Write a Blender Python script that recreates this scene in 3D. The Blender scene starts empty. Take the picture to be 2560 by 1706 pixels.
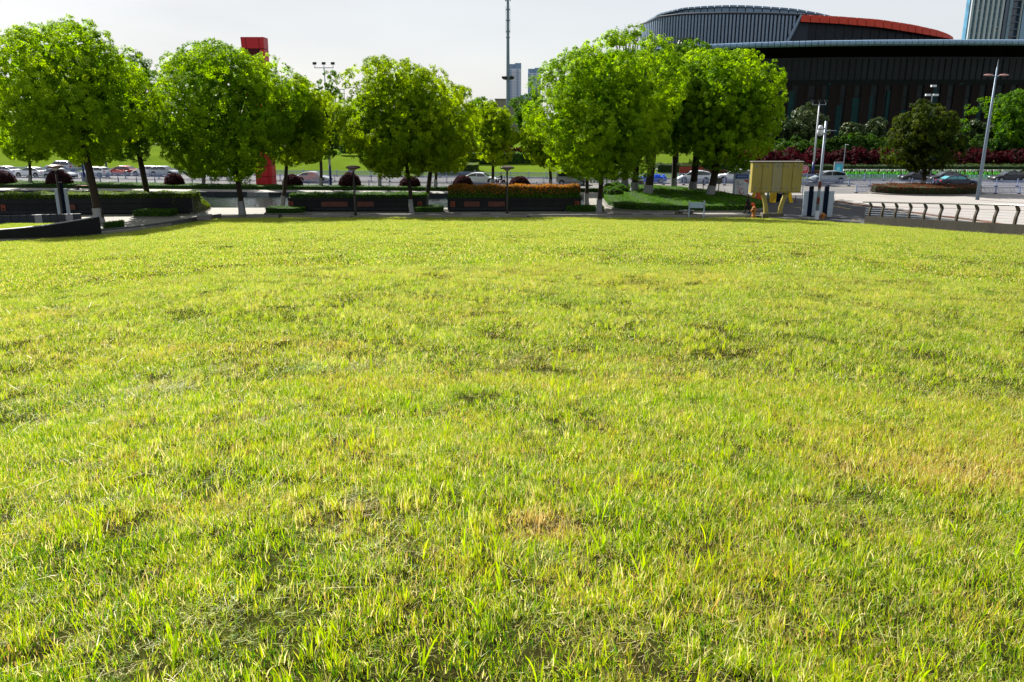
import bpy, math, random
import numpy as np
from mathutils import Vector, Matrix
R = math.radians
random.seed(7)
C = bpy.context.scene.collection

# ------------------------------------------------------------------ camera, world, sun, exposure
CAM_H = 8.45
FPX = 2020.0                         # focal length in pixels of the 2560 px wide photograph
TH = math.atan(558 / FPX)            # downward pitch
cam_d = bpy.data.cameras.new('camera')
cam_d.sensor_width = 36.0
cam_d.lens = FPX / 2560 * 36.0
cam_d.clip_start = 0.05
cam_d.clip_end = 6000
cam = bpy.data.objects.new('camera', cam_d)
C.objects.link(cam)
cam.location = (0, 0, CAM_H)
cam.rotation_euler = (math.pi / 2 - TH, 0, 0)
bpy.context.scene.camera = cam

SUN_EL, SUN_AZ = R(39), R(-37)       # azimuth measured from +Y towards +X: the sun stands behind the trees, to the left
world = bpy.data.worlds.new('World')
bpy.context.scene.world = world
world.use_nodes = True
wn = world.node_tree
wn.nodes.clear()
w_out = wn.nodes.new('ShaderNodeOutputWorld')
w_bg = wn.nodes.new('ShaderNodeBackground')
w_sky = wn.nodes.new('ShaderNodeTexSky')
w_sky.sky_type = 'NISHITA'
w_sky.sun_disc = False
w_sky.sun_elevation = SUN_EL
w_sky.sun_rotation = SUN_AZ
w_sky.air_density = 1.0
w_sky.dust_density = 1.5
w_sky.ozone_density = 1.0
# thin high overcast: a pale veil with soft, large streaks of cloud
w_tc = wn.nodes.new('ShaderNodeTexCoord')
w_map = wn.nodes.new('ShaderNodeMapping')
w_map.inputs['Scale'].default_value = (1.0, 1.0, 3.5)
w_noise = wn.nodes.new('ShaderNodeTexNoise')
w_noise.inputs['Scale'].default_value = 2.2
w_noise.inputs['Detail'].default_value = 5
w_ramp = wn.nodes.new('ShaderNodeMapRange')
w_ramp.inputs['From Min'].default_value = 0.3
w_ramp.inputs['From Max'].default_value = 0.75
w_ramp.inputs['To Min'].default_value = 0.88
w_ramp.inputs['To Max'].default_value = 0.97
w_mix = wn.nodes.new('ShaderNodeMix')
w_mix.data_type = 'RGBA'
w_mix.inputs[7].default_value = (2.58, 2.66, 2.78, 1)
wl = wn.links.new
wl(w_tc.outputs['Generated'], w_map.inputs['Vector'])
wl(w_map.outputs['Vector'], w_noise.inputs['Vector'])
wl(w_noise.outputs['Fac'], w_ramp.inputs['Value'])
wl(w_ramp.outputs['Result'], w_mix.inputs[0])
wl(w_sky.outputs['Color'], w_mix.inputs[6])
wl(w_mix.outputs[2], w_bg.inputs['Color'])
w_bg.inputs['Strength'].default_value = 0.1
wl(w_bg.outputs[0], w_out.inputs['Surface'])

sun_d = bpy.data.lights.new('sun', 'SUN')
sun_d.energy = 5.0
sun_d.angle = R(0.53)
sun_d.color = (1.0, 0.95, 0.86)
sun = bpy.data.objects.new('sun', sun_d)
C.objects.link(sun)
sdir = Vector((math.sin(SUN_AZ) * math.cos(SUN_EL), math.cos(SUN_AZ) * math.cos(SUN_EL), math.sin(SUN_EL)))
sun.rotation_euler = sdir.to_track_quat('Z', 'Y').to_euler()
sun.location = sdir * 200

vs = bpy.context.scene.view_settings
vs.view_transform = 'Standard'
vs.look = 'None'
vs.gamma = 1.0
vs.exposure = 1.5
vs.use_curve_mapping = False
cy = bpy.context.scene.cycles
cy.max_bounces = 7
cy.diffuse_bounces = 4
cy.transmission_bounces = 5
cy.glossy_bounces = 3

# ------------------------------------------------------------------ measuring helpers (pixels of the 2560 x 1706 photograph -> metres)
ct, st_ = math.cos(TH), math.sin(TH)
def ray(px, py):
    u = (px - 1280) / FPX; w = -(py - 853) / FPX
    return (u, ct + st_ * w, -st_ + ct * w)
def G(px, py, z=0.0):
    d = ray(px, py); t = (z - CAM_H) / d[2]
    return (d[0] * t, d[1] * t)
def at(px, py, Y):
    d = ray(px, py); t = Y / d[1]
    return (d[0] * t, Y, CAM_H + d[2] * t)
def zat(py, Y): return at(1280, py, Y)[2]
def SY(x):                                   # centre line of the street
    if x < -90: return 109.6 + 0.1256 * 90 + 0.00057 * 8100 - (x + 90) * 0.22
    if x > 90: return 109.6 - 0.1256 * 90 + 0.00057 * 8100 - (x - 90) * 0.02
    return 109.6 - 0.1256 * x + 0.00057 * x * x
def sdirx(x): return math.atan2(SY(x + .5) - SY(x - .5), 1.0)

# ------------------------------------------------------------------ materials
MATS = {}
def new_mat(name):
    m = bpy.data.materials.new(name); m.use_nodes = True
    MATS[name] = m
    return m, m.node_tree.nodes, m.node_tree.links.new
def mat(name, col, rough=0.6, metal=0.0, var=0.12, scale=3.0, bump=0.0, bscale=30, spec=0.22, emit=None, dirt=0.0):
    """Principled with procedural tone variation and fine relief."""
    if name in MATS: return MATS[name]
    m, N, L = new_mat(name)
    b = N['Principled BSDF']
    b.inputs['Roughness'].default_value = rough
    b.inputs['Metallic'].default_value = metal
    b.inputs['Specular IOR Level'].default_value = spec
    tc = N.new('ShaderNodeTexCoord')
    n = N.new('ShaderNodeTexNoise'); n.inputs['Scale'].default_value = scale; n.inputs['Detail'].default_value = 6
    n.inputs['Roughness'].default_value = 0.65
    L(tc.outputs['Object'], n.inputs['Vector'])
    mr = N.new('ShaderNodeMapRange'); mr.inputs['From Min'].default_value = .25; mr.inputs['From Max'].default_value = .75
    mr.inputs['To Min'].default_value = 1 - var; mr.inputs['To Max'].default_value = 1 + var
    L(n.outputs['Fac'], mr.inputs['Value'])
    mx = N.new('ShaderNodeMix'); mx.data_type = 'RGBA'; mx.blend_type = 'MULTIPLY'; mx.inputs[0].default_value = 1
    mx.inputs[6].default_value = (*col, 1)
    L(mr.outputs['Result'], mx.inputs[7])
    out = mx.outputs[2]
    if dirt:
        n2 = N.new('ShaderNodeTexNoise'); n2.inputs['Scale'].default_value = scale * .35; n2.inputs['Detail'].default_value = 8
        L(tc.outputs['Object'], n2.inputs['Vector'])
        m2 = N.new('ShaderNodeMapRange'); m2.inputs['From Min'].default_value = .5; m2.inputs['From Max'].default_value = .75
        m2.inputs['To Max'].default_value = dirt
        L(n2.outputs['Fac'], m2.inputs['Value'])
        mx2 = N.new('ShaderNodeMix'); mx2.data_type = 'RGBA'; mx2.inputs[7].default_value = (col[0] * .35, col[1] * .32, col[2] * .28, 1)
        L(m2.outputs['Result'], mx2.inputs[0]); L(out, mx2.inputs[6]); out = mx2.outputs[2]
    L(out, b.inputs['Base Color'])
    if bump:
        n3 = N.new('ShaderNodeTexNoise'); n3.inputs['Scale'].default_value = bscale; n3.inputs['Detail'].default_value = 5
        L(tc.outputs['Object'], n3.inputs['Vector'])
        bp = N.new('ShaderNodeBump'); bp.inputs['Strength'].default_value = bump; bp.inputs['Distance'].default_value = .02
        L(n3.outputs['Fac'], bp.inputs['Height']); L(bp.outputs['Normal'], b.inputs['Normal'])
    if emit:
        b.inputs['Emission Color'].default_value = (*col, 1); b.inputs['Emission Strength'].default_value = emit
    return m
def leaf_mat(name, c_dark, c_mid, c_light, transl=0.45, world_scale=0.0, rough=.65):
    """Leaf / blade material: colour from the per-face 'Col' attribute value, light passes through."""
    if name in MATS: return MATS[name]
    m, N, L = new_mat(name)
    b = N['Principled BSDF']; out = N['Material Output']
    at_ = N.new('ShaderNodeAttribute'); at_.attribute_name = 'tone'
    cr = N.new('ShaderNodeValToRGB'); e = cr.color_ramp.elements
    e[0].position = 0; e[0].color = (*c_dark, 1); e[1].position = 1; e[1].color = (*c_light, 1)
    k = e.new(.5); k.color = (*c_mid, 1)
    fac = at_.outputs['Fac']
    if world_scale:
        g = N.new('ShaderNodeNewGeometry'); n = N.new('ShaderNodeTexNoise'); n.inputs['Scale'].default_value = world_scale
        n.inputs['Detail'].default_value = 4
        L(g.outputs['Position'], n.inputs['Vector'])
        mr = N.new('ShaderNodeMapRange'); mr.inputs['From Min'].default_value = .3; mr.inputs['From Max'].default_value = .7
        mr.inputs['To Min'].default_value = -.22; mr.inputs['To Max'].default_value = .22
        L(n.outputs['Fac'], mr.inputs['Value'])
        ad = N.new('ShaderNodeMath'); ad.operation = 'ADD'; L(fac, ad.inputs[0]); L(mr.outputs['Result'], ad.inputs[1]); fac = ad.outputs[0]
    oi = N.new('ShaderNodeObjectInfo'); om = N.new('ShaderNodeMath'); om.operation = 'MULTIPLY_ADD'; om.inputs[1].default_value = .3; om.inputs[2].default_value = -.15
    oa = N.new('ShaderNodeMath'); oa.operation = 'ADD'; L(oi.outputs['Random'], om.inputs[0]); L(fac, oa.inputs[0]); L(om.outputs[0], oa.inputs[1]); fac = oa.outputs[0]
    L(fac, cr.inputs['Fac'])
    L(cr.outputs['Color'], b.inputs['Base Color'])
    b.inputs['Roughness'].default_value = rough
    b.inputs['Specular IOR Level'].default_value = .06
    tr = N.new('ShaderNodeBsdfTranslucent')
    hs = N.new('ShaderNodeHueSaturation'); hs.inputs['Saturation'].default_value = 1.1; hs.inputs['Value'].default_value = 1.7
    hs.inputs['Hue'].default_value = .49
    L(cr.outputs['Color'], hs.inputs['Color']); L(hs.outputs['Color'], tr.inputs['Color'])
    ms = N.new('ShaderNodeMixShader'); ms.inputs[0].default_value = transl
    L(b.outputs[0], ms.inputs[1]); L(tr.outputs[0], ms.inputs[2]); L(ms.outputs[0], out.inputs['Surface'])
    return m

# ------------------------------------------------------------------ mesh helpers
class MB:
    def __init__(self): self.v = []; self.f = []
    def add(self, vs_, fs):
        o = len(self.v); self.v += [tuple(p) for p in vs_]; self.f += [tuple(i + o for i in q) for q in fs]; return self
    def box(self, c, s, rz=0.0, tilt=None):
        x, y, z = s[0] / 2, s[1] / 2, s[2] / 2
        P = [(-x, -y, -z), (x, -y, -z), (x, y, -z), (-x, y, -z), (-x, -y, z), (x, -y, z), (x, y, z), (-x, y, z)]
        M = Matrix.Translation(c) @ Matrix.Rotation(rz, 4, 'Z')
        if tilt is not None: M = M @ tilt
        return self.add([M @ Vector(p) for p in P], [(3, 2, 1, 0), (4, 5, 6, 7), (0, 1, 5, 4), (1, 2, 6, 5), (2, 3, 7, 6), (3, 0, 4, 7)])
    def prism(self, poly, z0, z1):
        n = len(poly)
        if sum(poly[i][0] * poly[(i + 1) % n][1] - poly[(i + 1) % n][0] * poly[i][1] for i in range(n)) < 0: poly = poly[::-1]
        a = [(p[0], p[1], z0) for p in poly] + [(p[0], p[1], z1) for p in poly]
        return self.add(a, [tuple(range(n))[::-1], tuple(range(n, 2 * n))] + [(i, (i + 1) % n, n + (i + 1) % n, n + i) for i in range(n)])
    def tube(self, pts, rad, n=8, cap=True):
        pts = [Vector(p) for p in pts]
        if not hasattr(rad, '__len__'): rad = [rad] * len(pts)
        o = len(self.v); vv = []
        for i, p in enumerate(pts):
            t = (pts[min(i + 1, len(pts) - 1)] - pts[max(i - 1, 0)]).normalized()
            a = Vector((1, 0, 0)) if abs(t.x) < .8 else Vector((0, 1, 0))
            u = t.cross(a).normalized(); w = t.cross(u)
            for k in range(n):
                an = 2 * math.pi * k / n
                vv.append(p + (u * math.cos(an) + w * math.sin(an)) * rad[i])
        fs = []
        for i in range(len(pts) - 1):
            for k in range(n):
                fs.append((i * n + k, i * n + (k + 1) % n, (i + 1) * n + (k + 1) % n, (i + 1) * n + k))
        if cap: fs += [tuple(range(n))[::-1], tuple((len(pts) - 1) * n + k for k in range(n))]
        return self.add(vv, fs)
    def lathe(self, prof, c=(0, 0, 0), n=16):
        vv = []; m = len(prof)
        for k in range(n):
            an = 2 * math.pi * k / n
            vv += [(c[0] + r * math.cos(an), c[1] + r * math.sin(an), c[2] + z) for r, z in prof]
        fs = [(k * m + i, ((k + 1) % n) * m + i, ((k + 1) % n) * m + i + 1, k * m + i + 1) for k in range(n) for i in range(m - 1)]
        return self.add(vv, fs)
    def cyl(self, a, b, r, n=12): return self.tube([a, b], r, n)
    def quad(self, a, b, c, d): return self.add([a, b, c, d], [(0, 1, 2, 3)])
    def build(self, name, m, parent=None, loc=None, smooth=False):
        me = bpy.data.meshes.new(name)
        me.from_pydata([tuple(p) for p in self.v], [], self.f)
        if m is not None: me.materials.append(m)
        if smooth: me.polygons.foreach_set('use_smooth', [True] * len(me.polygons))
        me.update()
        o = bpy.data.objects.new(name, me); C.objects.link(o)
        if parent: o.parent = parent
        if loc is not None: o.location = loc
        return o
def tag(o, label=None, cat=None, group=None, kind=None):
    if label: o['label'] = label
    if cat: o['category'] = cat
    if group: o['group'] = group
    if kind: o['kind'] = kind
    return o
def thing(name, label, cat, loc=(0, 0, 0), rz=0.0, group=None):
    o = bpy.data.objects.new(name, None); C.objects.link(o); o.empty_display_size = .3
    o.location = loc; o.rotation_euler = (0, 0, rz)
    return tag(o, label, cat, group)
KIDS = {}
def copy_tree(o, parent=None):
    c = o.copy(); C.objects.link(c)
    if parent: c.parent = parent
    for ch in [k for k in bpy.data.objects if k.parent == o]: copy_tree(ch, c)
    return c
def struct(o): o['kind'] = 'structure'; return o
def beveled(o, w=.02, seg=2):
    b = o.modifiers.new('bevel', 'BEVEL'); b.width = w; b.segments = seg; b.limit_method = 'ANGLE'; return o

# fast mesh from numpy quads
def np_mesh(name, V, nq, m, tone=None, tri=False):
    k = 3 if tri else 4
    me = bpy.data.meshes.new(name)
    me.vertices.add(len(V)); me.vertices.foreach_set('co', V.astype(np.float32).ravel())
    me.loops.add(nq * k); me.loops.foreach_set('vertex_index', np.arange(nq * k, dtype=np.int32))
    me.polygons.add(nq); me.polygons.foreach_set('loop_start', np.arange(0, nq * k, k, dtype=np.int32))
    me.polygons.foreach_set('loop_total', np.full(nq, k, dtype=np.int32))
    if tone is not None:
        a = me.attributes.new('tone', 'FLOAT', 'FACE'); a.data.foreach_set('value', tone.astype(np.float32))
    if m: me.materials.append(m)
    me.update(calc_edges=True)
    return me
def leaves_arrays(P, Nrm, size, rng, aspect=.6, align=.55):
    """one folded-diamond quad per point, normal = blend(outward, random)"""
    n = len(P)
    rnd = rng.normal(size=(n, 3)); rnd /= np.linalg.norm(rnd, axis=1)[:, None]
    nn = Nrm * align + rnd * (1 - align); nn /= np.linalg.norm(nn, axis=1)[:, None] + 1e-9
    r2 = rng.normal(size=(n, 3)); a = np.cross(nn, r2); a /= np.linalg.norm(a, axis=1)[:, None] + 1e-9
    b = np.cross(nn, a)
    s = (size * rng.uniform(.65, 1.35, n))[:, None]
    V = np.empty((n, 4, 3))
    V[:, 0] = P - a * s * .5; V[:, 2] = P + a * s * .5
    V[:, 1] = P - b * s * .5 * aspect + nn * s * .08; V[:, 3] = P + b * s * .5 * aspect + nn * s * .08
    return V.reshape(-1, 3)
def leaf_tris(Nrm, rng, aspect=.7, align=.66):
    """unit-size pointed leaves, one triangle each, about the origin: (n, 3, 3)"""
    n = len(Nrm); rnd = rng.normal(size=(n, 3)); rnd /= np.linalg.norm(rnd, axis=1)[:, None]
    nn = Nrm * align + rnd * (1 - align); nn /= np.linalg.norm(nn, axis=1)[:, None] + 1e-9
    a = np.cross(nn, rng.normal(size=(n, 3))); a /= np.linalg.norm(a, axis=1)[:, None] + 1e-9; b = np.cross(nn, a)
    s = rng.uniform(.7, 1.35, n)[:, None]; V = np.empty((n, 3, 3))
    V[:, 0] = a * s * .55; V[:, 1] = -a * s * .45 - b * s * .5 * aspect; V[:, 2] = -a * s * .35 + b * s * .5 * aspect
    return V

# ------------------------------------------------------------------ ground, plaza, water, street
M_soil = mat('soil', (.10, .085, .06), .95, var=.3, scale=.05)
M_pave = mat('plaza_paving', (.20, .19, .17), .8, var=.14, scale=.35, bump=.3, bscale=4, dirt=.35)
M_walk = mat('sidewalk_concrete', (.235, .22, .21), .8, var=.1, scale=.3, bump=.2, bscale=6, dirt=.2)
M_prom = mat('promenade_paving', (.21, .205, .19), .8, var=.08, scale=.4, dirt=.15)
M_asph = mat('asphalt', (.10, .098, .10), .8, var=.1, scale=.25, bump=.3, bscale=20, dirt=.25)
M_asph2 = mat('drive_asphalt', (.035, .037, .042), .85, var=.2, scale=.4, bump=.3, bscale=20, dirt=.2)
M_paint = mat('road_paint', (.4, .4, .39), .6, var=.12, scale=1.5)
M_brick = mat('kerb_brick', (.16, .09, .065), .8, var=.2, scale=2)
M_kerb = mat('kerb_stone', (.14, .135, .125), .75, var=.15, scale=2)
M_gran = mat('grey_granite', (.024, .029, .038), .7, var=.18, scale=1.4, bump=.1, dirt=.3)
M_granm = mat('worn_granite', (.075, .078, .08), .7, var=.2, scale=1.4, dirt=.3)
M_granl = mat('pale_granite', (.19, .195, .21), .6, var=.1, scale=1.4)
M_black = mat('black_granite', (.0095, .010, .012), .45, var=.35, scale=1.2, spec=.16)
M_black2 = mat('polished_black_granite', (.013, .016, .020), .4, var=.3, scale=.8, spec=.2)

def sheet(name, poly, z, m, depth=None):
    mb = MB()
    if depth: mb.prism(poly, z - depth, z)
    else:
        n = len(poly)
        if sum(poly[i][0] * poly[(i + 1) % n][1] - poly[(i + 1) % n][0] * poly[i][1] for i in range(n)) < 0: poly = poly[::-1]
        mb.add([(p[0], p[1], z) for p in poly], [tuple(range(n))])
    return struct(mb.build(name, m))

g = MB(); g.add([(-3000, -1500, -1.2), (3000, -1500, -1.2), (3000, 4000, -1.2), (-3000, 4000, -1.2)], [(0, 1, 2, 3)])
struct(g.build('ground', M_soil))

ZL = -.33
bnd_px = [(-900, 760, -.2), (-500, 685, -.2), (-250, 644, -.25), (0, 607, -.25), (150, 597, -.25), (250, 590, -.25), (350, 579, -.28), (430, 567, -.3), (500, 555, ZL), (555, 547.5, ZL),
          (700, 546.5, ZL), (1000, 546, ZL), (1300, 546, ZL), (1600, 546.5, ZL), (1870, 547, ZL), (1990, 549, ZL), (2060, 553, ZL), (2120, 558, ZL)]
BND = [(*G(px, py, z), z) for px, py, z in bnd_px]
wall_a = at(2160, 562, 66.0); wall_b = at(2560, 592, 47.5)
dv = Vector(wall_b) - Vector(wall_a)
def wallp(t): return Vector(wall_a) + dv * t
BND += [tuple(wallp(t)) for t in (0, .25, .5, .75, 1.0, 1.3, 1.7)]
LZ0 = CAM_H - 1.6
wf = 79.4                                        # near bank of the pool
bankY = lambda x: 93.9 - .08 * x                 # far bank of the pool
XW = 8.0                                         # right end of the pool
_l = [(p[0], p[1]) for p in BND]
_e0 = (_l[0][0] - 120, _l[0][1] - 60); _e1 = (220, _l[-1][1] - 10)
sheet('plaza', [(-220, wf), _e0] + _l + [_e1, (220, wf)], -.0, M_pave, .9)
sheet('pavement', [(XW, wf), (220, wf), (220, 420), (XW, 420)], -.0, M_pave, .9)
sheet('promenade', [(-220, bankY(-220)), (XW, bankY(XW)), (XW, 420), (-220, 420)], -.0, M_prom, .9)
# dark joint line and drain along the far bank
def stone_row(name, p0, p1, z0, z1, th, n, m, m2=None, light=()):
    """a row of separate granite blocks along a line"""
    root = thing(name[0], name[1], name[2], (p0[0], p0[1], z0))
    a = math.atan2(p1[1] - p0[1], p1[0] - p0[0]); L_ = math.hypot(p1[0] - p0[0], p1[1] - p0[1]); w = L_ / n
    mb = MB().box((0, 0, 0), (w - .025, th, z1 - z0)); first = mb.build('stone_block', m, root); beveled(first, .012, 1)
    m2d = first.data.copy(); 
    if m2: m2d.materials.clear(); m2d.materials.append(m2)
    rr = random.Random(n)
    for i in range(n):
        o = first if i == 0 else first.copy()
        if i: C.objects.link(o)
        if m2 and i in light: o.data = m2d
        t = (i + .5) * w
        o.location = (math.cos(a) * t + rr.uniform(-.006, .006), math.sin(a) * t + rr.uniform(-.006, .006), (z1 - z0) / 2 + rr.uniform(-.004, .004))
        o.rotation_euler = (0, 0, a)
    return root
stone_row(('bank_wall', 'grey granite bank wall along the far side of the pool', 'stone wall'), (-75, bankY(-75) - .22), (XW - .3, bankY(XW - .3) - .22), -.86, .06, .40, 64, M_gran, M_granl, (34, 35, 41, 42, 43, 44))

# water with small ripples
m, N, L = new_mat('pool_water'); b = N['Principled BSDF']
b.inputs['Base Color'].default_value = (.012, .022, .018, 1); b.inputs['Roughness'].default_value = .06; b.inputs['IOR'].default_value = 1.33
b.inputs['Specular IOR Level'].default_value = .5
tc = N.new('ShaderNodeTexCoord'); mp = N.new('ShaderNodeMapping'); mp.inputs['Scale'].default_value = (1, .55, 1)
n1 = N.new('ShaderNodeTexNoise'); n1.inputs['Scale'].default_value = 2.6; n1.inputs['Detail'].default_value = 3
bp = N.new('ShaderNodeBump'); bp.inputs['Strength'].default_value = 1.0; bp.inputs['Distance'].default_value = .16
L(tc.outputs['Object'], mp.inputs['Vector']); L(mp.outputs[0], n1.inputs['Vector']); L(n1.outputs['Fac'], bp.inputs['Height']); L(bp.outputs['Normal'], b.inputs['Normal'])
sheet('water', [(-220, wf - .02), (XW + .02, wf - .02), (XW + .02, bankY(XW)), (-220, bankY(-220))], -.43, m)

# street
xs = list(range(-200, 201, 5))
def strip(name, lo, hi, z, m, x0=-200, x1=200, step=5):
    X = []
    x = x0
    while x < x1: X.append(x); x += step
    X.append(x1)
    mb = MB()
    mb.add([(x, SY(x) + lo, z) for x in X] + [(x, SY(x) + hi, z) for x in X],
           [(i, i + 1, len(X) + i + 1, len(X) + i) for i in range(len(X) - 1)])
    return mb.build(name, m)
struct(strip('street', -11.3, 10.8, .004, M_asph))
for nm, lo, hi, x0, x1 in (('far_kerb', 10.8, 11.1, -200, 200),):
    mb = MB(); X = list(range(x0, x1 + 1, 5))
    for i in range(len(X) - 1):
        a, b_ = X[i], X[i + 1]
        mb.prism([(a, SY(a) + lo), (b_, SY(b_) + lo), (b_, SY(b_) + hi), (a, SY(a) + hi)], -.05, .13)
    struct(mb.build('kerb', M_kerb))
# beige gutter line under the median fence, lane dashes
gut = mat('gutter_line', (.22,.18,.14), .8, var=.1)
struct(strip('median_strip', -.45, .35, .010, gut))
mb = MB()
for off in (-3.6, -7.2, 3.6, 7.2):
    x = -120
    while x < 120:
        a, b_ = x, x + 4
        mb.add([(a, SY(a) + off - .08, .010), (b_, SY(b_) + off - .08, .010), (b_, SY(b_) + off + .08, .010), (a, SY(a) + off + .08, .010)], [(0, 1, 2, 3)])
        x += 10
for px, py, w_ in ((1722, 468, 30), (1745, 478, 34), (1822, 470, 22), (1830, 476, 24), (1835, 482, 26), (1850, 489, 70), (1700, 461, 14)):
    x, y = G(px, py); mb.add([(x - w_ * .02, y - .1, .012), (x + w_ * .02, y - .1, .012), (x + w_ * .02, y + .1, .012), (x - w_ * .02, y + .1, .012)], [(0, 1, 2, 3)])
struct(mb.build('lane_markings', M_paint))
# entrance drive and the concrete corner sidewalk
drive = [G(*p) for p in ((1905, 521), (1896, 505), (1905, 488), (2082, 488), (2090, 507), (2200, 524.5), (2330, 543), (2450, 557), (2640, 590), (2900, 660), (2900, 720), (2560, 650), (2165, 570), (1990, 552), (1860, 536))]
sheet('entrance_drive', drive, .006, M_asph2)
apron = [(p[0], p[1]) for p in (G(1700, 489), G(1905, 505), G(2090, 507), G(2090, 489))]
sw = [G(*p) for p in ((2084, 487.5), (2300, 487), (2560, 489), (2900, 492), (2900, 655), (2640, 587), (2450, 554), (2330, 540), (2200, 522), (2088, 505))]
sheet('sidewalk', sw, .12, M_walk, .11)
kb = [G(*p) for p in ((2084, 487.5), (2088, 505), (2200, 522), (2330, 540), (2450, 554), (2640, 587))]
mb = MB()
kroot = thing('brick_kerb', 'reddish brick kerb curving between the pale sidewalk and the dark entrance drive', 'kerb', (kb[0][0], kb[0][1], 0))
kroot['kind'] = 'structure'
kfirst = None
for i in range(1, len(kb) - 1):
    a, b_ = Vector(kb[i]), Vector(kb[i + 1]); d = (b_ - a); n = max(1, int(d.length / 1.0)); an = math.atan2(d.y, d.x)
    for k in range(n):
        p = a + d * ((k + .5) / n)
        if kfirst is None:
            kfirst = MB().box((0, 0, 0), (.96, .22, .15)).build('kerb_stone', M_brick, kroot); o = kfirst
        else: o = kfirst.copy(); C.objects.link(o)
        o.location = (p.x - kb[0][0] - .0, p.y - kb[0][1] - .125, .075); o.rotation_euler = (0, 0, an); o.scale = (d.length / n, 1, 1)
mb = MB()
for px, py in ((2076, 514), (2090, 517), (2104, 519), (2118, 522), (1995, 520), (2010, 524), (2090, 545), (2140, 551)):
    x, y = G(px, py); mb.box((x, y, .012), (.7, .16, .004), -.35)
struct(mb.build('yellow_markings', mat('yellow_paint', (.55, .42, .12), .7)))

# ------------------------------------------------------------------ grass bank beyond the street
def hillz(x, y):
    t = y - (SY(x) + 12)
    if t < 0: return 0.0
    k = 1 / (1 + math.exp(-(x - 5) / 8))          # right side rises faster: planted bank
    left = 3.4 * (1 - math.exp(-t / 38)) + .3 * math.sin(x * .05 + y * .03) * min(1, t / 10)
    right = 2.6 * min(1, max(0, (t - 4) / 14)) ** .8
    return left * (1 - k) + right * k
m, N, L = new_mat('bank_grass'); b = N['Principled BSDF']; b.inputs['Roughness'].default_value = .9; b.inputs['Specular IOR Level'].default_value = 0
tc = N.new('ShaderNodeTexCoord'); n1 = N.new('ShaderNodeTexNoise'); n1.inputs['Scale'].default_value = .12; n1.inputs['Detail'].default_value = 8
n2 = N.new('ShaderNodeTexNoise'); n2.inputs['Scale'].default_value = 3.0; n2.inputs['Detail'].default_value = 6
cr = N.new('ShaderNodeValToRGB'); cr.color_ramp.elements[0].position = .3; cr.color_ramp.elements[0].color = (.05, .085, .008, 1)
cr.color_ramp.elements[1].position = .7; cr.color_ramp.elements[1].color = (.09, .135, .014, 1)
mm = N.new('ShaderNodeMath'); mm.operation = 'MULTIPLY_ADD'; mm.inputs[1].default_value = .5
m2 = N.new('ShaderNodeMath'); m2.operation = 'MULTIPLY'; m2.inputs[1].default_value = .5
L(tc.outputs['Object'], n1.inputs['Vector']); L(tc.outputs['Object'], n2.inputs['Vector']); L(n2.outputs['Fac'], m2.inputs[0])
L(n1.outputs['Fac'], mm.inputs[0]); L(m2.outputs[0], mm.inputs[2]); L(mm.outputs[0], cr.inputs['Fac']); L(cr.outputs['Color'], b.inputs['Base Color'])
bp = N.new('ShaderNodeBump'); bp.inputs['Strength'].default_value = .5; bp.inputs['Distance'].default_value = .1
L(n2.outputs['Fac'], bp.inputs['Height']); L(bp.outputs['Normal'], b.inputs['Normal'])
M_bank = m
mb = MB(); X = list(range(-260, 261, 6)); T = [11.1, 12, 14, 17, 21, 26, 32, 40, 50, 65, 85, 120, 200, 400]
for t in T:
    for x in X:
        y = SY(x) + t; mb.v.append((x, y, hillz(x, y) + .02 + (.1 if t > 11.5 else 0)))
nx = len(X)
mb.f = [(j * nx + i, j * nx + i + 1, (j + 1) * nx + i + 1, (j + 1) * nx + i) for j in range(len(T) - 1) for i in range(nx - 1)]
struct(mb.build('grass_bank', M_bank, smooth=True))
# footpath crossing the grass bank on the left
mb = MB(); pts = []
for x in range(-150, 0, 5):
    y = SY(x) + 58 - .0012 * (x + 80) ** 2
    pts.append((x, y))
mb.add([(x, y, hillz(x, y) + .25) for x, y in pts] + [(x, y + 3.5, hillz(x, y + 3.5) + .25) for x, y in pts], [(i, i + 1, len(pts) + i + 1, len(pts) + i) for i in range(len(pts) - 1)])
struct(mb.build('footpath', M_prom))

# ------------------------------------------------------------------ the lawn
ang = np.array([math.atan2(p[0], p[1]) for p in BND]); rad = np.array([math.hypot(p[0], p[1]) for p in BND]); zb = np.array([p[2] for p in BND])
def lawn_arr(x, y):
    a = np.arctan2(x, y); r = np.hypot(x, y)
    Rr = np.interp(a, ang, rad); Z = np.interp(a, ang, zb)
    s = np.clip(r / Rr, 0, 1.2)
    z = Z + (LZ0 - Z) * (1 - s)
    und = (.025 * np.sin(x * .9 + 1.3 * np.sin(y * .4)) * np.sin(y * .7 + x * .2) + .02 * np.sin(x * 3.1 + y * 1.3) * np.sin(y * 2.3 - x)) * np.clip((1 - s) * 4, 0, 1)
    return z + und, s
def lawnz(x, y): return float(lawn_arr(np.array([x]), np.array([y]))[0][0])
m, N, L = new_mat('lawn_soil'); b = N['Principled BSDF']; b.inputs['Roughness'].default_value = .95
tc = N.new('ShaderNodeTexCoord')
n1 = N.new('ShaderNodeTexNoise'); n1.inputs['Scale'].default_value = 12; n1.inputs['Detail'].default_value = 8
L(tc.outputs['Object'], n1.inputs['Vector'])
cr = N.new('ShaderNodeValToRGB'); cr.color_ramp.elements[0].position = .3; cr.color_ramp.elements[0].color = (.012, .011, .004, 1)
cr.color_ramp.elements[1].position = .7; cr.color_ramp.elements[1].color = (.028, .030, .008, 1)
L(n1.outputs['Fac'], cr.inputs['Fac']); L(cr.outputs['Color'], b.inputs['Base Color']); b.inputs['Specular IOR Level'].default_value = 0
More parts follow.
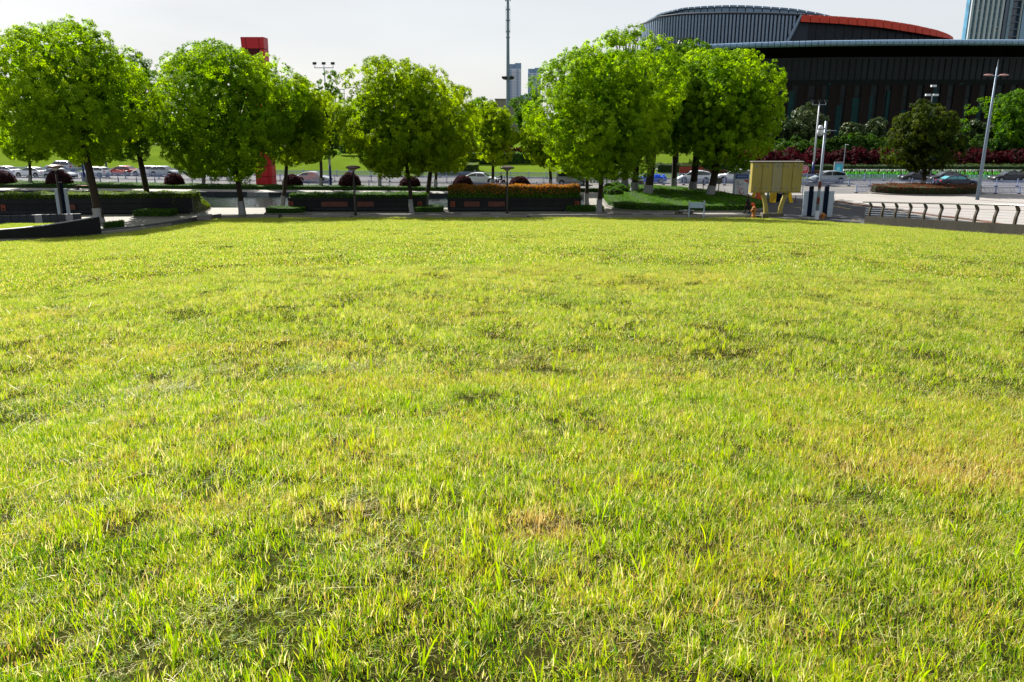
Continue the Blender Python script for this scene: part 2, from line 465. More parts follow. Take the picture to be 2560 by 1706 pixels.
angs = np.linspace(ang[0], ang[-1], 220); ss = np.concatenate([[0.0], np.geomspace(.012, 1, 70)])
mb = MB(); P = []
for s_ in ss:
    Rr = np.interp(angs, ang, rad)
    x = np.sin(angs) * Rr * s_; y = np.cos(angs) * Rr * s_
    z, _ = lawn_arr(x, y)
    mb.v += list(map(tuple, np.stack([x, y, z], 1)))
na = len(angs)
mb.f = [(j * na + i, j * na + i + 1, (j + 1) * na + i + 1, (j + 1) * na + i) for j in range(len(ss) - 1) for i in range(na - 1)]
# the mound's crest goes on behind the viewpoint
k0 = len(mb.v)
ends = [mb.v[(len(ss) - 1) * na + na - 1], (120, -20, 2), (60, -60, LZ0 - .5), (-60, -60, LZ0 - .5), (-120, -20, 2), mb.v[(len(ss) - 1) * na]]
mb.v += [(0, 0, LZ0)] + ends
for i in range(len(ends) - 1): mb.f.append((k0, k0 + 1 + i, k0 + 2 + i))
struct(mb.build('lawn', m, smooth=True))

# grass: templates of many blades, strewn as instances over the lawn
rng = np.random.default_rng(11)
M_blade = None
m, N, L = new_mat('grass_blades'); M_blade = m
b = N['Principled BSDF']; out = N['Material Output']
a1 = N.new('ShaderNodeAttribute'); a1.attribute_name = 'tone'          # 0 straw .. 1 fresh green
gm = N.new('ShaderNodeNewGeometry')
nA = N.new('ShaderNodeTexNoise'); nA.inputs['Scale'].default_value = .35; nA.inputs['Detail'].default_value = 6; nA.inputs['Roughness'].default_value = .65
nB = N.new('ShaderNodeTexNoise'); nB.inputs['Scale'].default_value = 2.2; nB.inputs['Detail'].default_value = 4
L(gm.outputs['Position'], nA.inputs['Vector']); L(gm.outputs['Position'], nB.inputs['Vector'])
mA = N.new('ShaderNodeMapRange'); mA.inputs['From Min'].default_value = .3; mA.inputs['From Max'].default_value = .7; mA.inputs['To Min'].default_value = -.13; mA.inputs['To Max'].default_value = .13
mB_ = N.new('ShaderNodeMapRange'); mB_.inputs['From Min'].default_value = .3; mB_.inputs['From Max'].default_value = .7; mB_.inputs['To Min'].default_value = -.17; mB_.inputs['To Max'].default_value = .15
L(nA.outputs['Fac'], mA.inputs['Value']); L(nB.outputs['Fac'], mB_.inputs['Value'])
s1 = N.new('ShaderNodeMath'); s1.operation = 'ADD'; s2 = N.new('ShaderNodeMath'); s2.operation = 'ADD'
L(a1.outputs['Fac'], s1.inputs[0]); L(mA.outputs[0], s1.inputs[1]); L(s1.outputs[0], s2.inputs[0]); L(mB_.outputs[0], s2.inputs[1])
# dry worn patches that stay put: (x, y, radius, strength)
dry = [(*G(1345, 1330, 0), 0, 0)] if False else []
def lawn_hit(px, py):
    d = ray(px, py); t = 2.0
    while t < 120 and CAM_H + d[2] * t > lawnz(d[0] * t, d[1] * t): t += .1
    return d[0] * t, d[1] * t
fac = s2.outputs[0]
for (px, py, sx, sy, k) in ((1345, 1325, .26, .28, .45), (2330, 1090, 1.9, 1.4, .13), (1560, 700, 6, 4, .08), (620, 870, 2.6, .5, .25), (1300, 960, 3, .4, .12), (2480, 1180, 1.2, .5, .3)):
    x0, y0 = lawn_hit(px, py)
    mp = N.new('ShaderNodeMapping'); mp.vector_type = 'POINT'; mp.inputs['Location'].default_value = (-x0 / sx, -y0 / sy, 0); mp.inputs['Scale'].default_value = (1 / sx, 1 / sy, 0)
    ln = N.new('ShaderNodeVectorMath'); ln.operation = 'LENGTH'
    mr = N.new('ShaderNodeMapRange'); mr.inputs['From Min'].default_value = 1.2; mr.inputs['From Max'].default_value = .2; mr.inputs['To Max'].default_value = k; mr.interpolation_type = 'SMOOTHSTEP'
    sb = N.new('ShaderNodeMath'); sb.operation = 'SUBTRACT'
    L(gm.outputs['Position'], mp.inputs['Vector']); L(mp.outputs[0], ln.inputs[0]); L(ln.outputs['Value'], mr.inputs['Value']); L(fac, sb.inputs[0]); L(mr.outputs[0], sb.inputs[1]); fac = sb.outputs[0]
cr = N.new('ShaderNodeValToRGB'); e = cr.color_ramp.elements
e[0].position = 0.0; e[0].color = (.34, .22, .06, 1); e[1].position = 1; e[1].color = (.045, .14, .003, 1)
for p_, c_ in ((.16, (.56, .51, .24)), (.32, (.35, .34, .034)), (.50, (.315, .365, .008)), (.72, (.225, .345, .004))):
    q = e.new(p_); q.color = (*c_, 1)
L(fac, cr.inputs['Fac']); L(cr.outputs['Color'], b.inputs['Base Color'])
b.inputs['Roughness'].default_value = .45; b.inputs['Specular IOR Level'].default_value = .35
tr = N.new('ShaderNodeBsdfTranslucent'); hs = N.new('ShaderNodeHueSaturation'); hs.inputs['Value'].default_value = 1.6; hs.inputs['Saturation'].default_value = 1.05
L(cr.outputs['Color'], hs.inputs['Color']); L(hs.outputs['Color'], tr.inputs['Color'])
ms = N.new('ShaderNodeMixShader'); ms.inputs[0].default_value = .45
L(b.outputs[0], ms.inputs[1]); L(tr.outputs[0], ms.inputs[2]); L(ms.outputs[0], out.inputs['Surface'])

def blade_mesh(name, n, rad_, h0, h1, w0, w1, lean0, lean1, tone_f, seg=2, clump=0, lie=.45):
    """n bent tapering blades (triangles as degenerate quads avoided: quads + tip)"""
    V = []; tone = []
    if clump: cc = rng.uniform(-rad_, rad_, (clump, 2))
    for i in range(n):
        if clump:
            c_ = cc[rng.integers(clump)]; px, py = c_ + rng.normal(0, .012 if clump == 1 else .03, 2)
        else:
            r = rad_ * math.sqrt(rng.random()); a = rng.random() * 6.283; px, py = r * math.cos(a), r * math.sin(a)
        h = rng.uniform(h0, h1); w = rng.uniform(w0, w1); yaw = rng.random() * 6.283; ln = rng.uniform(lean0, lean1); face = rng.random() * 6.283
        ux, uy = math.cos(yaw), math.sin(yaw); sx, sy = math.cos(face) * w / 2, math.sin(face) * w / 2
        pts = []
        for k in range(seg + 1):
            t = k / seg; th = ln * (lie + (1 - lie) * t)
            pts.append((px + ux * h * t * math.sin(th), py + uy * h * t * math.sin(th), h * t * math.cos(th) - .004))
        t0 = tone_f()
        for k in range(seg):
            wa = 1 - .25 * k / seg if k else .8; wb = .85 if k < seg - 1 else .12
            a_, b_ = pts[k], pts[k + 1]
            V += [(a_[0] - sx * wa, a_[1] - sy * wa, a_[2]), (a_[0] + sx * wa, a_[1] + sy * wa, a_[2]), (b_[0] + sx * wb, b_[1] + sy * wb, b_[2]), (b_[0] - sx * wb, b_[1] - sy * wb, b_[2])]
            tone.append(t0)
    V = np.array(V)
    return bpy.data.objects.new(name, np_mesh(name, V, len(V) // 4, M_blade, np.array(tone)))
def mixt(ps):
    def f():
        r = rng.random(); s_ = 0
        for p, a, b_ in ps:
            s_ += p
            if r < s_: return rng.uniform(a, b_)
        return .5
    return f
turf_tone = mixt([(.22, .0, .28), (.20, .35, .55), (.33, .55, .85), (.25, .85, 1.15)])
TPL = {}
def coll(name, objs):
    c = bpy.data.collections.new(name)
    for o in objs: c.objects.link(o)
    TPL[name] = c
coll('turf_near', [blade_mesh('turf_a%d' % i, 230, .16, .015, .062, .0022, .0044, .03, 1.0, turf_tone, clump=16) for i in range(5)])
coll('turf_mid', [blade_mesh('turf_b%d' % i, 260, .30, .02, .055, .004, .007, .1, 1.3, turf_tone, seg=1) for i in range(4)])
coll('turf_far', [blade_mesh('turf_c%d' % i, 220, .60, .02, .06, .010, .018, .1, 1.25, turf_tone, seg=1) for i in range(4)])
coll('thatch', [blade_mesh('thatch_%d' % i, 300, .17, .015, .055, .0018, .0036, 1.1, 1.55, mixt([(.45, .08, .4), (.4, .4, .75), (.15, .75, 1)]), seg=1, lie=.9) for i in range(4)])
coll('tufts', [blade_mesh('tuft_%d' % i, 26, .03, .045, .095, .003, .0048, .02, .45, mixt([(.45, .1, .4), (.55, .45, .8)]), clump=1) for i in range(5)])
coll('shoots', [blade_mesh('shoot_%d' % i, 2 + i % 4, .012, .07, .16, .0045, .0082, .06, .6, mixt([(1, .60, .80)]), seg=4) for i in range(8)])
coll('straws', [blade_mesh('straw_%d' % i, 1 + i % 3, .09, .05, .21, .0016, .0030, 1.44, 1.60, mixt([(1, .12, .2)]), seg=3, lie=.97) for i in range(7)])

def scatter(name, cname, pts, scale, label):
    """one object: its points carry rotation, scale and pick; geometry nodes put a template at each"""
    n = len(pts)
    me = bpy.data.meshes.new(name); me.vertices.add(n); me.vertices.foreach_set('co', pts.astype(np.float32).ravel())
    a = me.attributes.new('rot', 'FLOAT_VECTOR', 'POINT'); rot = np.zeros((n, 3)); rot[:, 2] = rng.uniform(0, 6.283, n); rot[:, :2] = rng.normal(0, .08, (n, 2))
    a.data.foreach_set('vector', rot.astype(np.float32).ravel())
    a = me.attributes.new('scl', 'FLOAT', 'POINT'); a.data.foreach_set('value', (scale * rng.uniform(.75, 1.3, n)).astype(np.float32))
    a = me.attributes.new('pick', 'INT', 'POINT'); a.data.foreach_set('value', rng.integers(0, 100, n).astype(np.int32))
    o = bpy.data.objects.new(name, me); C.objects.link(o); o['kind'] = 'stuff'; o['label'] = label; o['category'] = 'grass'
    ng = bpy.data.node_groups.new(name, 'GeometryNodeTree')
    ng.interface.new_socket('Geometry', in_out='INPUT', socket_type='NodeSocketGeometry'); ng.interface.new_socket('Geometry', in_out='OUTPUT', socket_type='NodeSocketGeometry')
    gi = ng.nodes.new('NodeGroupInput'); go = ng.nodes.new('NodeGroupOutput')
    ip = ng.nodes.new('GeometryNodeInstanceOnPoints'); ci = ng.nodes.new('GeometryNodeCollectionInfo')
    ci.inputs['Collection'].default_value = TPL[cname]; ci.inputs['Separate Children'].default_value = True; ci.inputs['Reset Children'].default_value = True
    def na_(nm, t):
        q = ng.nodes.new('GeometryNodeInputNamedAttribute'); q.data_type = t; q.inputs['Name'].default_value = nm
        return [s_ for s_ in q.outputs if s_.enabled and s_.name == 'Attribute'][0]
    ng.links.new(gi.outputs[0], ip.inputs['Points']); ng.links.new(ci.outputs[0], ip.inputs['Instance'])
    ip.inputs['Pick Instance'].default_value = True
    ng.links.new(na_('pick', 'INT'), ip.inputs['Instance Index']); ng.links.new(na_('rot', 'FLOAT_VECTOR'), ip.inputs['Rotation']); ng.links.new(na_('scl', 'FLOAT'), ip.inputs['Scale'])
    ng.links.new(ip.outputs[0], go.inputs[0])
    o.modifiers.new('strew', 'NODES').node_group = ng
    return o
HALF = R(35.5)
def sector(r0, r1, dens, half=HALF, jit=None):
    n = int(half * (r1 * r1 - r0 * r0) * dens)
    r = np.sqrt(rng.uniform(r0 * r0, r1 * r1, n)); a = rng.uniform(-half, half, n)
    x, y = r * np.sin(a), r * np.cos(a); z, s = lawn_arr(x, y)
    k = s < .998
    if jit is not None: k &= jit(x, y)
    return np.stack([x, y, z], 1)[k]
def patchy(th, f=1.0, sh=0.0):
    def q(x, y):
        v = np.sin(x * 1.7 * f + sh) * np.sin(y * 1.3 * f + 2 * sh) + .6 * np.sin(x * 3.9 * f + y * 2.1 * f + sh) + .5 * np.sin(y * 5.1 * f - x * 1.1 * f)
        return v + rng.normal(0, .5, len(x)) > th
    return q
scatter('turf', 'turf_near', sector(1.2, 7, 54, R(40)), 1.0, 'short mixed green and straw turf nearest the viewer')
scatter('thatch', 'thatch', sector(1.2, 8, 30, R(40)), 1.0, 'thin mat of dry and green clippings lying between the blades nearby')
scatter('turf', 'turf_mid', sector(6.5, 20, 23), 1.0, 'short yellow green turf across the middle of the lawn')
scatter('turf', 'turf_far', sector(19, 76, 7), 1.0, 'yellow green turf on the far part of the lawn')
scatter('grass_tufts', 'tufts', sector(1.5, 18, 26, HALF, patchy(-.1)), 1.0, 'low clumps of stiff cut grass standing out of the turf')
def right_front(x, y): return rng.random(len(x)) < np.clip(.22 + .45 * (x / (y + .1) + .12) + .35 * (y < 4.2), .05, 1)
sh = sector(1.5, 12, 70, HALF, patchy(.15, 1.3, 1.0)); sh = sh[right_front(sh[:, 0], sh[:, 1]) & (rng.random(len(sh)) < np.clip((11 - np.hypot(sh[:, 0], sh[:, 1])) / 6, 0, 1))]
for (px, py, rr_) in ((1345, 1325, .38), (2330, 1090, 1.5), (2480, 1180, .9)):
    hx_, hy_ = lawn_hit(px, py); sh = sh[np.hypot(sh[:, 0] - hx_, sh[:, 1] - hy_) > rr_ * rng.uniform(.5, 1, len(sh))]
scatter('grass_shoots', 'shoots', sh, 1.0, 'tall bright lime shoots of new grass, thickest at the lower right')
sh = sector(1.5, 26, 17, HALF, patchy(.35, .8, 2.0))
def streak(x, y): return np.sin(y * 1.1 + .35 * np.sin(x * .5) + 1.3 * np.sin(x * .13)) + .5 * np.sin(y * 2.7 - x * .2) + rng.normal(0, .45, len(x)) > .85
st2 = sector(8, 60, 5, HALF, streak)
scatter('dry_stems', 'straws', st2 + np.array([0, 0, .045]), 1.7, 'pale dry clippings lying in long faint streaks across the middle of the lawn')
scatter('dry_stems', 'straws', np.concatenate([sh, sector(1.5, 12, 8)]) + np.array([0, 0, .04]), 1.0, 'pale dry stems lying loose on the turf')

# ------------------------------------------------------------------ trees
M_bark = mat('bark', (.028, .021, .015), .95, var=.35, scale=6, bump=1.0, bscale=18)
M_white = mat('whitewash', (.20, .205, .21), .9, var=.25, scale=5, bump=.5, bscale=12, dirt=.5)
LM = dict(
    fresh=leaf_mat('camphor_leaves', (.06, .145, .005), (.165, .29, .008), (.28, .40, .012), .54, .35),
    yellow=leaf_mat('young_camphor_leaves', (.085, .16, .004), (.20, .30, .007), (.31, .41, .011), .54, .35),
    deep=leaf_mat('deep_green_leaves', (.03, .085, .006), (.075, .165, .010), (.14, .24, .014), .48, .35),
    olive=leaf_mat('olive_green_leaves', (.010, .022, .002), (.034, .056, .004), (.12, .16, .008), .38, .5),
    orange_brown=leaf_mat('reddish_brown_leaves', (.03, .018, .008), (.09, .035, .018), (.17, .06, .03), .35, .8),
    dark=leaf_mat('dark_glossy_leaves', (.018, .035, .012), (.04, .065, .022), (.12, .15, .06), .2, .5, .35),
    shrub=leaf_mat('light_shrub_leaves', (.012, .04, .006), (.035, .08, .010), (.08, .13, .015), .4, .4),
    red=leaf_mat('red_maple_leaves', (.016, .003, .004), (.04, .005, .007), (.095, .012, .014), .4, .6),
    purple=leaf_mat('purple_leaves', (.014, .004, .006), (.035, .010, .013), (.075, .022, .024), .3, 1.0),
    hedge=leaf_mat('clipped_hedge_leaves', (.014, .05, .003), (.04, .12, .005), (.08, .18, .008), .35, 1.0),
    lime=leaf_mat('lime_hedge_leaves', (.03, .07, .004), (.09, .15, .007), (.20, .25, .014), .42, 1.0),
    orange=leaf_mat('photinia_leaves', (.09, .08, .015), (.26, .12, .02), (.46, .17, .04), .42, .8),
    cover=leaf_mat('ground_cover_leaves', (.016, .06, .003), (.04, .12, .005), (.08, .18, .008), .35, .8),
)
rgs = np.random.default_rng(5)
K_SPR = 40
SPRAYS = []
for j in range(12):                      # templates of leaf sprays: unit-size outward tufts, (K,3,3) corner offsets
    d = rgs.normal(size=(K_SPR, 3)); d[:, 2] = np.abs(d[:, 2]) * .9 - .12; d /= np.linalg.norm(d, axis=1)[:, None]
    P = d * (.5 * rgs.uniform(.3, 1.0, K_SPR) ** .6)[:, None]
    nr = d * .45 + np.array([0, 0, .75])
    SPRAYS.append((P, leaf_tris(nr / np.linalg.norm(nr, axis=1)[:, None], rgs)))
SP = np.stack([a for a, b_ in SPRAYS]); SV = np.stack([b_ for a, b_ in SPRAYS])
def crown_obj(name, rx, ry, rz, nb, nleaf, size, leaf, kind, seed, flat=.74, blob=.22, lobes=None, shell=.72):
    """rounded boughs on an uneven envelope; each bough is covered with leaf sprays (all real leaf faces)"""
    rg = np.random.default_rng(seed)
    k = np.arange(nb) + .5; ph = np.arccos(1 - 2 * k / nb); th = math.pi * (1 + 5 ** .5) * k + rg.normal(0, .25, nb)
    D = np.stack([np.sin(ph) * np.cos(th), np.sin(ph) * np.sin(th), np.cos(ph)], 1) + rg.normal(0, .10, (nb, 3))
    D /= np.linalg.norm(D, axis=1)[:, None]
    nlobe = lobes or 12
    Ld = rg.normal(size=(nlobe, 3)); Ld[:, 2] *= .7; Ld /= np.linalg.norm(Ld, axis=1)[:, None]
    amp = rg.uniform(.05, .24, nlobe)
    bulge = ((np.clip(D @ Ld.T, 0, 1) ** 8) * amp).sum(1)
    rr = rg.uniform(shell + .04, .92, nb) + bulge * .8 - .03
    inner = rg.random(nb) < .22
    rr[inner] *= rg.uniform(.35, .8, inner.sum())
    Cn = D * rr[:, None]
    low = Cn[:, 2] < -flat; Cn[low, 2] = -flat + (Cn[low, 2] + flat) * .55
    Cn *= np.array([rx, ry, rz])
    br = blob * (rx * ry * rz) ** (1 / 3) * rg.uniform(.55, 1.4, nb)
    wgt = br ** 2; cnt = np.maximum(2, np.round(nleaf / K_SPR * wgt / wgt.sum())).astype(int)
    bi = np.repeat(np.arange(nb), cnt); n = len(bi)
    d = rg.normal(size=(n, 3)); d /= np.linalg.norm(d, axis=1)[:, None]
    out = Cn[bi] / (np.linalg.norm(Cn[bi], axis=1)[:, None] + 1e-6)
    flip = (d * out).sum(1) < -.35; d[flip] *= -1
    P = Cn[bi] + d * np.array([1, 1, .8]) * (br[bi] * rg.uniform(.84, 1.0, n))[:, None]
    dd = d + np.array([0, 0, .35]); dd /= np.linalg.norm(dd, axis=1)[:, None]
    ax = np.cross(dd, rg.normal(size=(n, 3))); ax /= np.linalg.norm(ax, axis=1)[:, None] + 1e-9; ay = np.cross(dd, ax)
    M = np.stack([ax, ay, dd], 1)                                   # rows are the spray's axes
    pk = rg.integers(0, len(SPRAYS), n); sc = (size * rg.uniform(.7, 1.25, n))[:, None, None]
    off = np.einsum('nki,nij->nkj', SP[pk] * sc, M)                 # leaf centres
    cor = np.einsum('nkci,nij->nkcj', SV[pk] * leaf, M)
    V = (P[:, None, None, :] + off[:, :, None, :] + cor).reshape(-1, 3)
    tb = rg.uniform(.28, .6, nb)[bi] + rg.normal(0, .10, n)
    tone = np.clip(tb[:, None] + rg.normal(0, .11, (n, K_SPR)), 0, 1).ravel()
    # larger leaves fill the inside and hide sky; dark tone paints in shade
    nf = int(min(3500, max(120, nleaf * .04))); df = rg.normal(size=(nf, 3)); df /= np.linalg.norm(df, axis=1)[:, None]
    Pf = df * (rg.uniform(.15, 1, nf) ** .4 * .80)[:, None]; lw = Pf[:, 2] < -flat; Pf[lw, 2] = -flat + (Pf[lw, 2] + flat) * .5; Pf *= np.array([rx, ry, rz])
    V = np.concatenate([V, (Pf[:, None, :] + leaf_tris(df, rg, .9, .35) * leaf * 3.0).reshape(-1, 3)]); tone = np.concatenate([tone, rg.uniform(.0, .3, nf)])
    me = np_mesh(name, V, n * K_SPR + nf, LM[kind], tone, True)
    o = bpy.data.objects.new(name, me); C.objects.link(o)
    return o
def trunk_mb(H, r0, lean=(0, 0), top=.55, n=10):
    mb = MB(); pts = []; rad_ = []
    for i in range(9):
        t = i / 8
        pts.append((lean[0] * t + .05 * math.sin(t * 5), lean[1] * t + .04 * math.cos(t * 4), H * t)); rad_.append(r0 * (1.32 if i == 0 else 1.0 - .3 * t) * (1 + .03 * math.sin(i * 2.1)))
    mb.tube(pts, rad_, n); return mb, pts[-1], rad_[-1]
LAYERS = 2.3
def tree(name, label, Y, pxb, x0, x1, yt, yb, kind, r=.28, seed=1, zb=0.0, group=None, nb=120, per=130, leaf=.27, ryf=.9, cat='tree', blob=.24, white=True, base=None, limbs=7, cxy=None, shell=.72):
    """trunk foot under pixel column pxb at depth Y; crown fills the pixel box x0..x1, yt..yb"""
    if base is None: u = ray(pxb, 500); d_ = G(pxb, 500); bx = at(pxb, 535 if Y < 85 else 470, Y)[0]
    else: bx = base
    yc = (yt + yb) / 2
    l, r_ = at(x0, yc, Y), at(x1, yc, Y)
    zt, zlo = zat(yt, Y), zat(yb, Y)
    cx_, cz = (l[0] + r_[0]) / 2, (zt + zlo) / 2
    rx, rz = (r_[0] - l[0]) / 2 * .885, (zt - zlo) / 2 * .96
    root = thing(name, label, cat, (bx, Y, zb), 0, group)
    H = max(cz - zb - rz * .35, 1.2)
    mb, tp, tr_ = trunk_mb(H, r, ((cx_ - bx) * .55, 0))
    rl = random.Random(seed)
    for i in range(limbs):
        a = i * 2.4 + rl.random(); k = rl.uniform(.45, .72)
        e = Vector((cx_ - bx + math.cos(a) * rx * k, math.sin(a) * rx * ryf * k, cz - zb + rl.uniform(.0, .65) * rz))
        s_ = Vector(tp) * rl.uniform(.72, 1.0); s_.x = tp[0] * (s_.z / tp[2]); q = (s_ + e) / 2 + Vector((rl.uniform(-.3, .3), rl.uniform(-.3, .3), -.06 * rz))
        mb.tube([s_, q, e], [tr_ * .62, tr_ * .38, .03], 6)
        e2 = q + Vector((math.cos(a + .9) * rx * .35, math.sin(a + .9) * rx * .35, rz * .3)); mb.tube([q, e2], [tr_ * .3, .025], 5)
    mb.build('trunk', M_bark, root, smooth=True)
    if white:
        w = MB(); f = min(1.25 / H, .5)
        w.tube([(0, 0, 0.0), (tp[0] * f * .5, 0, H * f * .5), (tp[0] * f, 0, H * f)], [r * 1.38, r * 1.1, r * 1.03 + .01], 12, False); w.build('whitewash', M_white, root, smooth=True)
    mean = (rx * rx * ryf * rz) ** (1 / 3)
    lf = .150 if Y < 85 else (.20 if Y < 110 else .30)
    size = min(.62 if Y < 110 else 1.1, mean * .38)
    area = 12.57 * mean * mean
    N_ = int(area * (LAYERS if Y < 110 else 1.5) / (lf * lf * .32)); N_ = max(1200, min(N_, 158000 if Y < 82 else 66000))
    o = crown_obj('crown', rx, rx * ryf, rz, nb, N_, size, lf, kind, seed, blob=blob, shell=shell)
    o.parent = root; o.location = (cx_ - bx, 0, cz - zb)
    return root
CAM = 'camphor trees along the far edge of the lawn'
tree('camphor_tree', 'largest broad camphor tree at the far left, whitewashed trunk behind the curved black wall', 67.5, 246, -20, 362, 50, 405, 'fresh', .34, 3, nb=170, per=190, leaf=.25)
tree('camphor_tree', 'bright tree mostly cut off by the left edge of the picture', 78, -70, -230, 32, 150, 345, 'yellow', .25, 4, nb=80, per=90)
tree('camphor_tree', 'shaded camphor tree rising from a clipped box hedge behind the largest tree', 77, 375, 225, 412, 135, 405, 'deep', .28, 5, zb=0, nb=130, per=110)
tree('camphor_tree', 'wide low hanging camphor tree with forked dark limbs in front of the red pylon', 73.3, 606, 368, 752, 90, 466, 'fresh', .26, 6, nb=150, per=170, leaf=.23, shell=.64, limbs=12)
tree('camphor_tree', 'slim camphor tree in a box hedge right of the red pylon', 78.6, 706, 655, 838, 185, 425, 'yellow', .2, 7, nb=110, per=110)
tree('camphor_tree', 'round yellow green camphor tree in the middle, left trunk of the pair', 74.9, 1030, 828, 1168, 146, 452, 'yellow', .2, 8, nb=160, per=175, leaf=.24, shell=.68)
tree('camphor_tree', 'camphor tree in a box hedge tucked behind the round middle tree', 80, 1063, 1020, 1192, 210, 440, 'yellow', .24, 9, nb=110, per=110)
tree('camphor_tree', 'tall domed camphor tree right of centre, its trunk at a box hedge end', 74.9, 1497, 1330, 1700, 88, 455, 'fresh', .24, 10, nb=170, per=190, leaf=.25)
tree('camphor_tree', 'thin leaning camphor tree behind the tall domed tree', 81, 1466, 1370, 1560, 130, 440, 'fresh', .2, 11, nb=90, per=100)
ISL = 'camphor trees on the green traffic island'
for i, (px, Y, x0, x1, yt, yb, kind, r, lab) in enumerate([
    (1562, 95.9, 1460, 1640, 135, 400, 'deep', .42, 'leftmost thick trunked camphor tree at the back of the green island'),
    (1586, 91.9, 1500, 1700, 125, 395, 'fresh', .40, 'camphor tree second from the left on the green island'),
    (1620, 88.2, 1560, 1745, 112, 395, 'deep', .46, 'island camphor tree with the thickest trunk and a dark knot in its whitewash'),
    (1684, 98.1, 1600, 1780, 105, 400, 'deep', .34, 'slender camphor tree at the back middle of the green island'),
    (1731, 92.9, 1640, 1880, 122, 395, 'fresh', .42, 'camphor tree with flared foot in the middle right of the island'),
    (1776, 87.3, 1690, 1968, 118, 425, 'fresh', .42, 'rightmost island camphor tree, its round crown against the dark glass hall')]):
    tree('camphor_tree', lab, Y, px, x0, x1, yt, yb, kind, r, 20 + i, zb=.25, group=ISL, nb=150 if i < 5 else 200, per=130 if i < 5 else 170, leaf=.28)
ROW = 'young camphor trees in the long roadside hedge'
for i, (px, x0, x1, yt, yb, kind, lab) in enumerate([
    (77, 10, 145, 285, 412, 'fresh', 'roadside camphor tree at the far left in front of the white saloon cars'),
    (217, 165, 300, 300, 415, 'fresh', 'roadside camphor tree behind the trunk of the largest tree'),
    (509, 440, 590, 300, 440, 'fresh', 'roadside camphor tree left of the red pylon'),
    (802, 742, 868, 198, 410, 'deep', 'dark green roadside camphor tree beside the blue and white lamp mast'),
    (949, 890, 1010, 290, 430, 'fresh', 'roadside camphor tree hidden behind the left half of the round middle tree'),
    (1088, 1040, 1150, 300, 430, 'fresh', 'roadside camphor tree hidden behind the right half of the round middle tree'),
    (1230, 1172, 1302, 250, 412, 'yellow', 'small rounded camphor tree in the hedge between the two domed trees'),
    (1377, 1298, 1440, 298, 420, 'yellow', 'roadside camphor tree behind the left edge of the tall domed tree')]):
    tree('roadside_tree', lab, SY(at(px, 465, 106)[0]) - (12.2 if px < 1100 else 10.8) + (-1.5 if px < 500 else 0), px, x0, x1, yt, yb, kind, .2, 40 + i, zb=.1, group=ROW, nb=75, per=90, leaf=.24)
tree('street_tree', 'bushy dark olive tree in the red leaved planting bed on the right sidewalk', 98, 2308, 2218, 2412, 262, 440, 'olive', .30, 60, nb=120)
tree('broad_tree', 'large green tree at the right edge in front of the dark hall', 136, 2560, 2462, 2660, 220, 400, 'deep', .4, 61, zb=2, nb=140, per=90, leaf=.34, white=False)
MAG = 'dark glossy leaved trees in front of the hall'
for i, (x0, x1, yt) in enumerate(((1900, 1990, 290), (1962, 2062, 266), (2098, 2165, 305), (2150, 2220, 298), (2395, 2470, 300), (2450, 2580, 312))):
    lab = ['leftmost dark glossy tree beside the island crown', 'tallest dark glossy tree left of the camera pole', 'low dark glossy tree right of the camera pole', 'dark glossy tree behind the left side of the olive street tree', 'dark glossy tree just right of the olive street tree', 'dark glossy tree behind the tall twin lamp post'][i]
    tree('magnolia_tree', lab, 141, (x0 + x1) / 2, x0, x1, yt, 372, 'dark', .16, 70 + i, zb=2.4, group=MAG, nb=70, per=80, leaf=.42, white=False)
for i, (x0, x1, yt, yb, Y, kind, lab) in enumerate([
    (1150, 1242, 246, 330, 165, 'deep', 'dark tree beyond the street left of the tall mast'),
    (1275, 1375, 236, 345, 158, 'deep', 'rounded dark green tree beyond the street right of the tall mast'),
    (1180, 1290, 300, 372, 150, 'deep', 'lower dark tree beyond the street under the tall mast'),
    (1640, 1760, 92, 250, 128, 'dark', 'dark tree rising behind the island trees against the ribbed drum'),
    (1700, 1790, 105, 250, 124, 'deep', 'green tree behind the island crowns below the roof edge'),
    (1590, 1660, 108, 250, 130, 'dark', 'dark tree behind the gap between the two large crown groups'),
    (150, 214, 350, 402, 140, 'deep', 'small dark tree standing on the grass bank behind the cars'),
    (-60, 60, 285, 385, 190, 'deep', 'tree at the far left beyond the grass bank'),
    (60, 200, 290, 375, 205, 'deep', 'second far tree from the left beyond the grass bank'),
    (200, 340, 280, 375, 200, 'deep', 'third far tree from the left beyond the grass bank'),
    (330, 470, 290, 380, 205, 'dark', 'fourth far tree from the left beyond the grass bank'),
    (460, 640, 280, 375, 200, 'deep', 'far tree beyond the grass bank behind the wide low hanging tree'),
    (640, 790, 290, 372, 195, 'deep', 'far tree beyond the grass bank behind the slim tree'),
    (780, 930, 280, 368, 185, 'dark', 'far tree beyond the grass bank left of the round middle tree'),
    (920, 1090, 285, 368, 180, 'deep', 'far tree beyond the grass bank behind the round middle tree'),
    (1060, 1180, 275, 368, 170, 'deep', 'far tree beyond the grass bank right of the round middle tree'),
    (1370, 1500, 270, 372, 160, 'deep', 'far tree beyond the street behind the tall domed tree'),
    (1480, 1640, 250, 372, 150, 'deep', 'far tree beyond the street behind the island')]):
    z0 = hillz(at((x0 + x1) / 2, yb, Y)[0], Y)
    tree('background_tree', lab, Y, (x0 + x1) / 2, x0, x1, yt, yb, kind, .25, 90 + i, zb=z0, group='trees beyond the street', nb=70, per=75, leaf=.42, white=False, base=at((x0 + x1) / 2, yb, Y)[0], limbs=4)
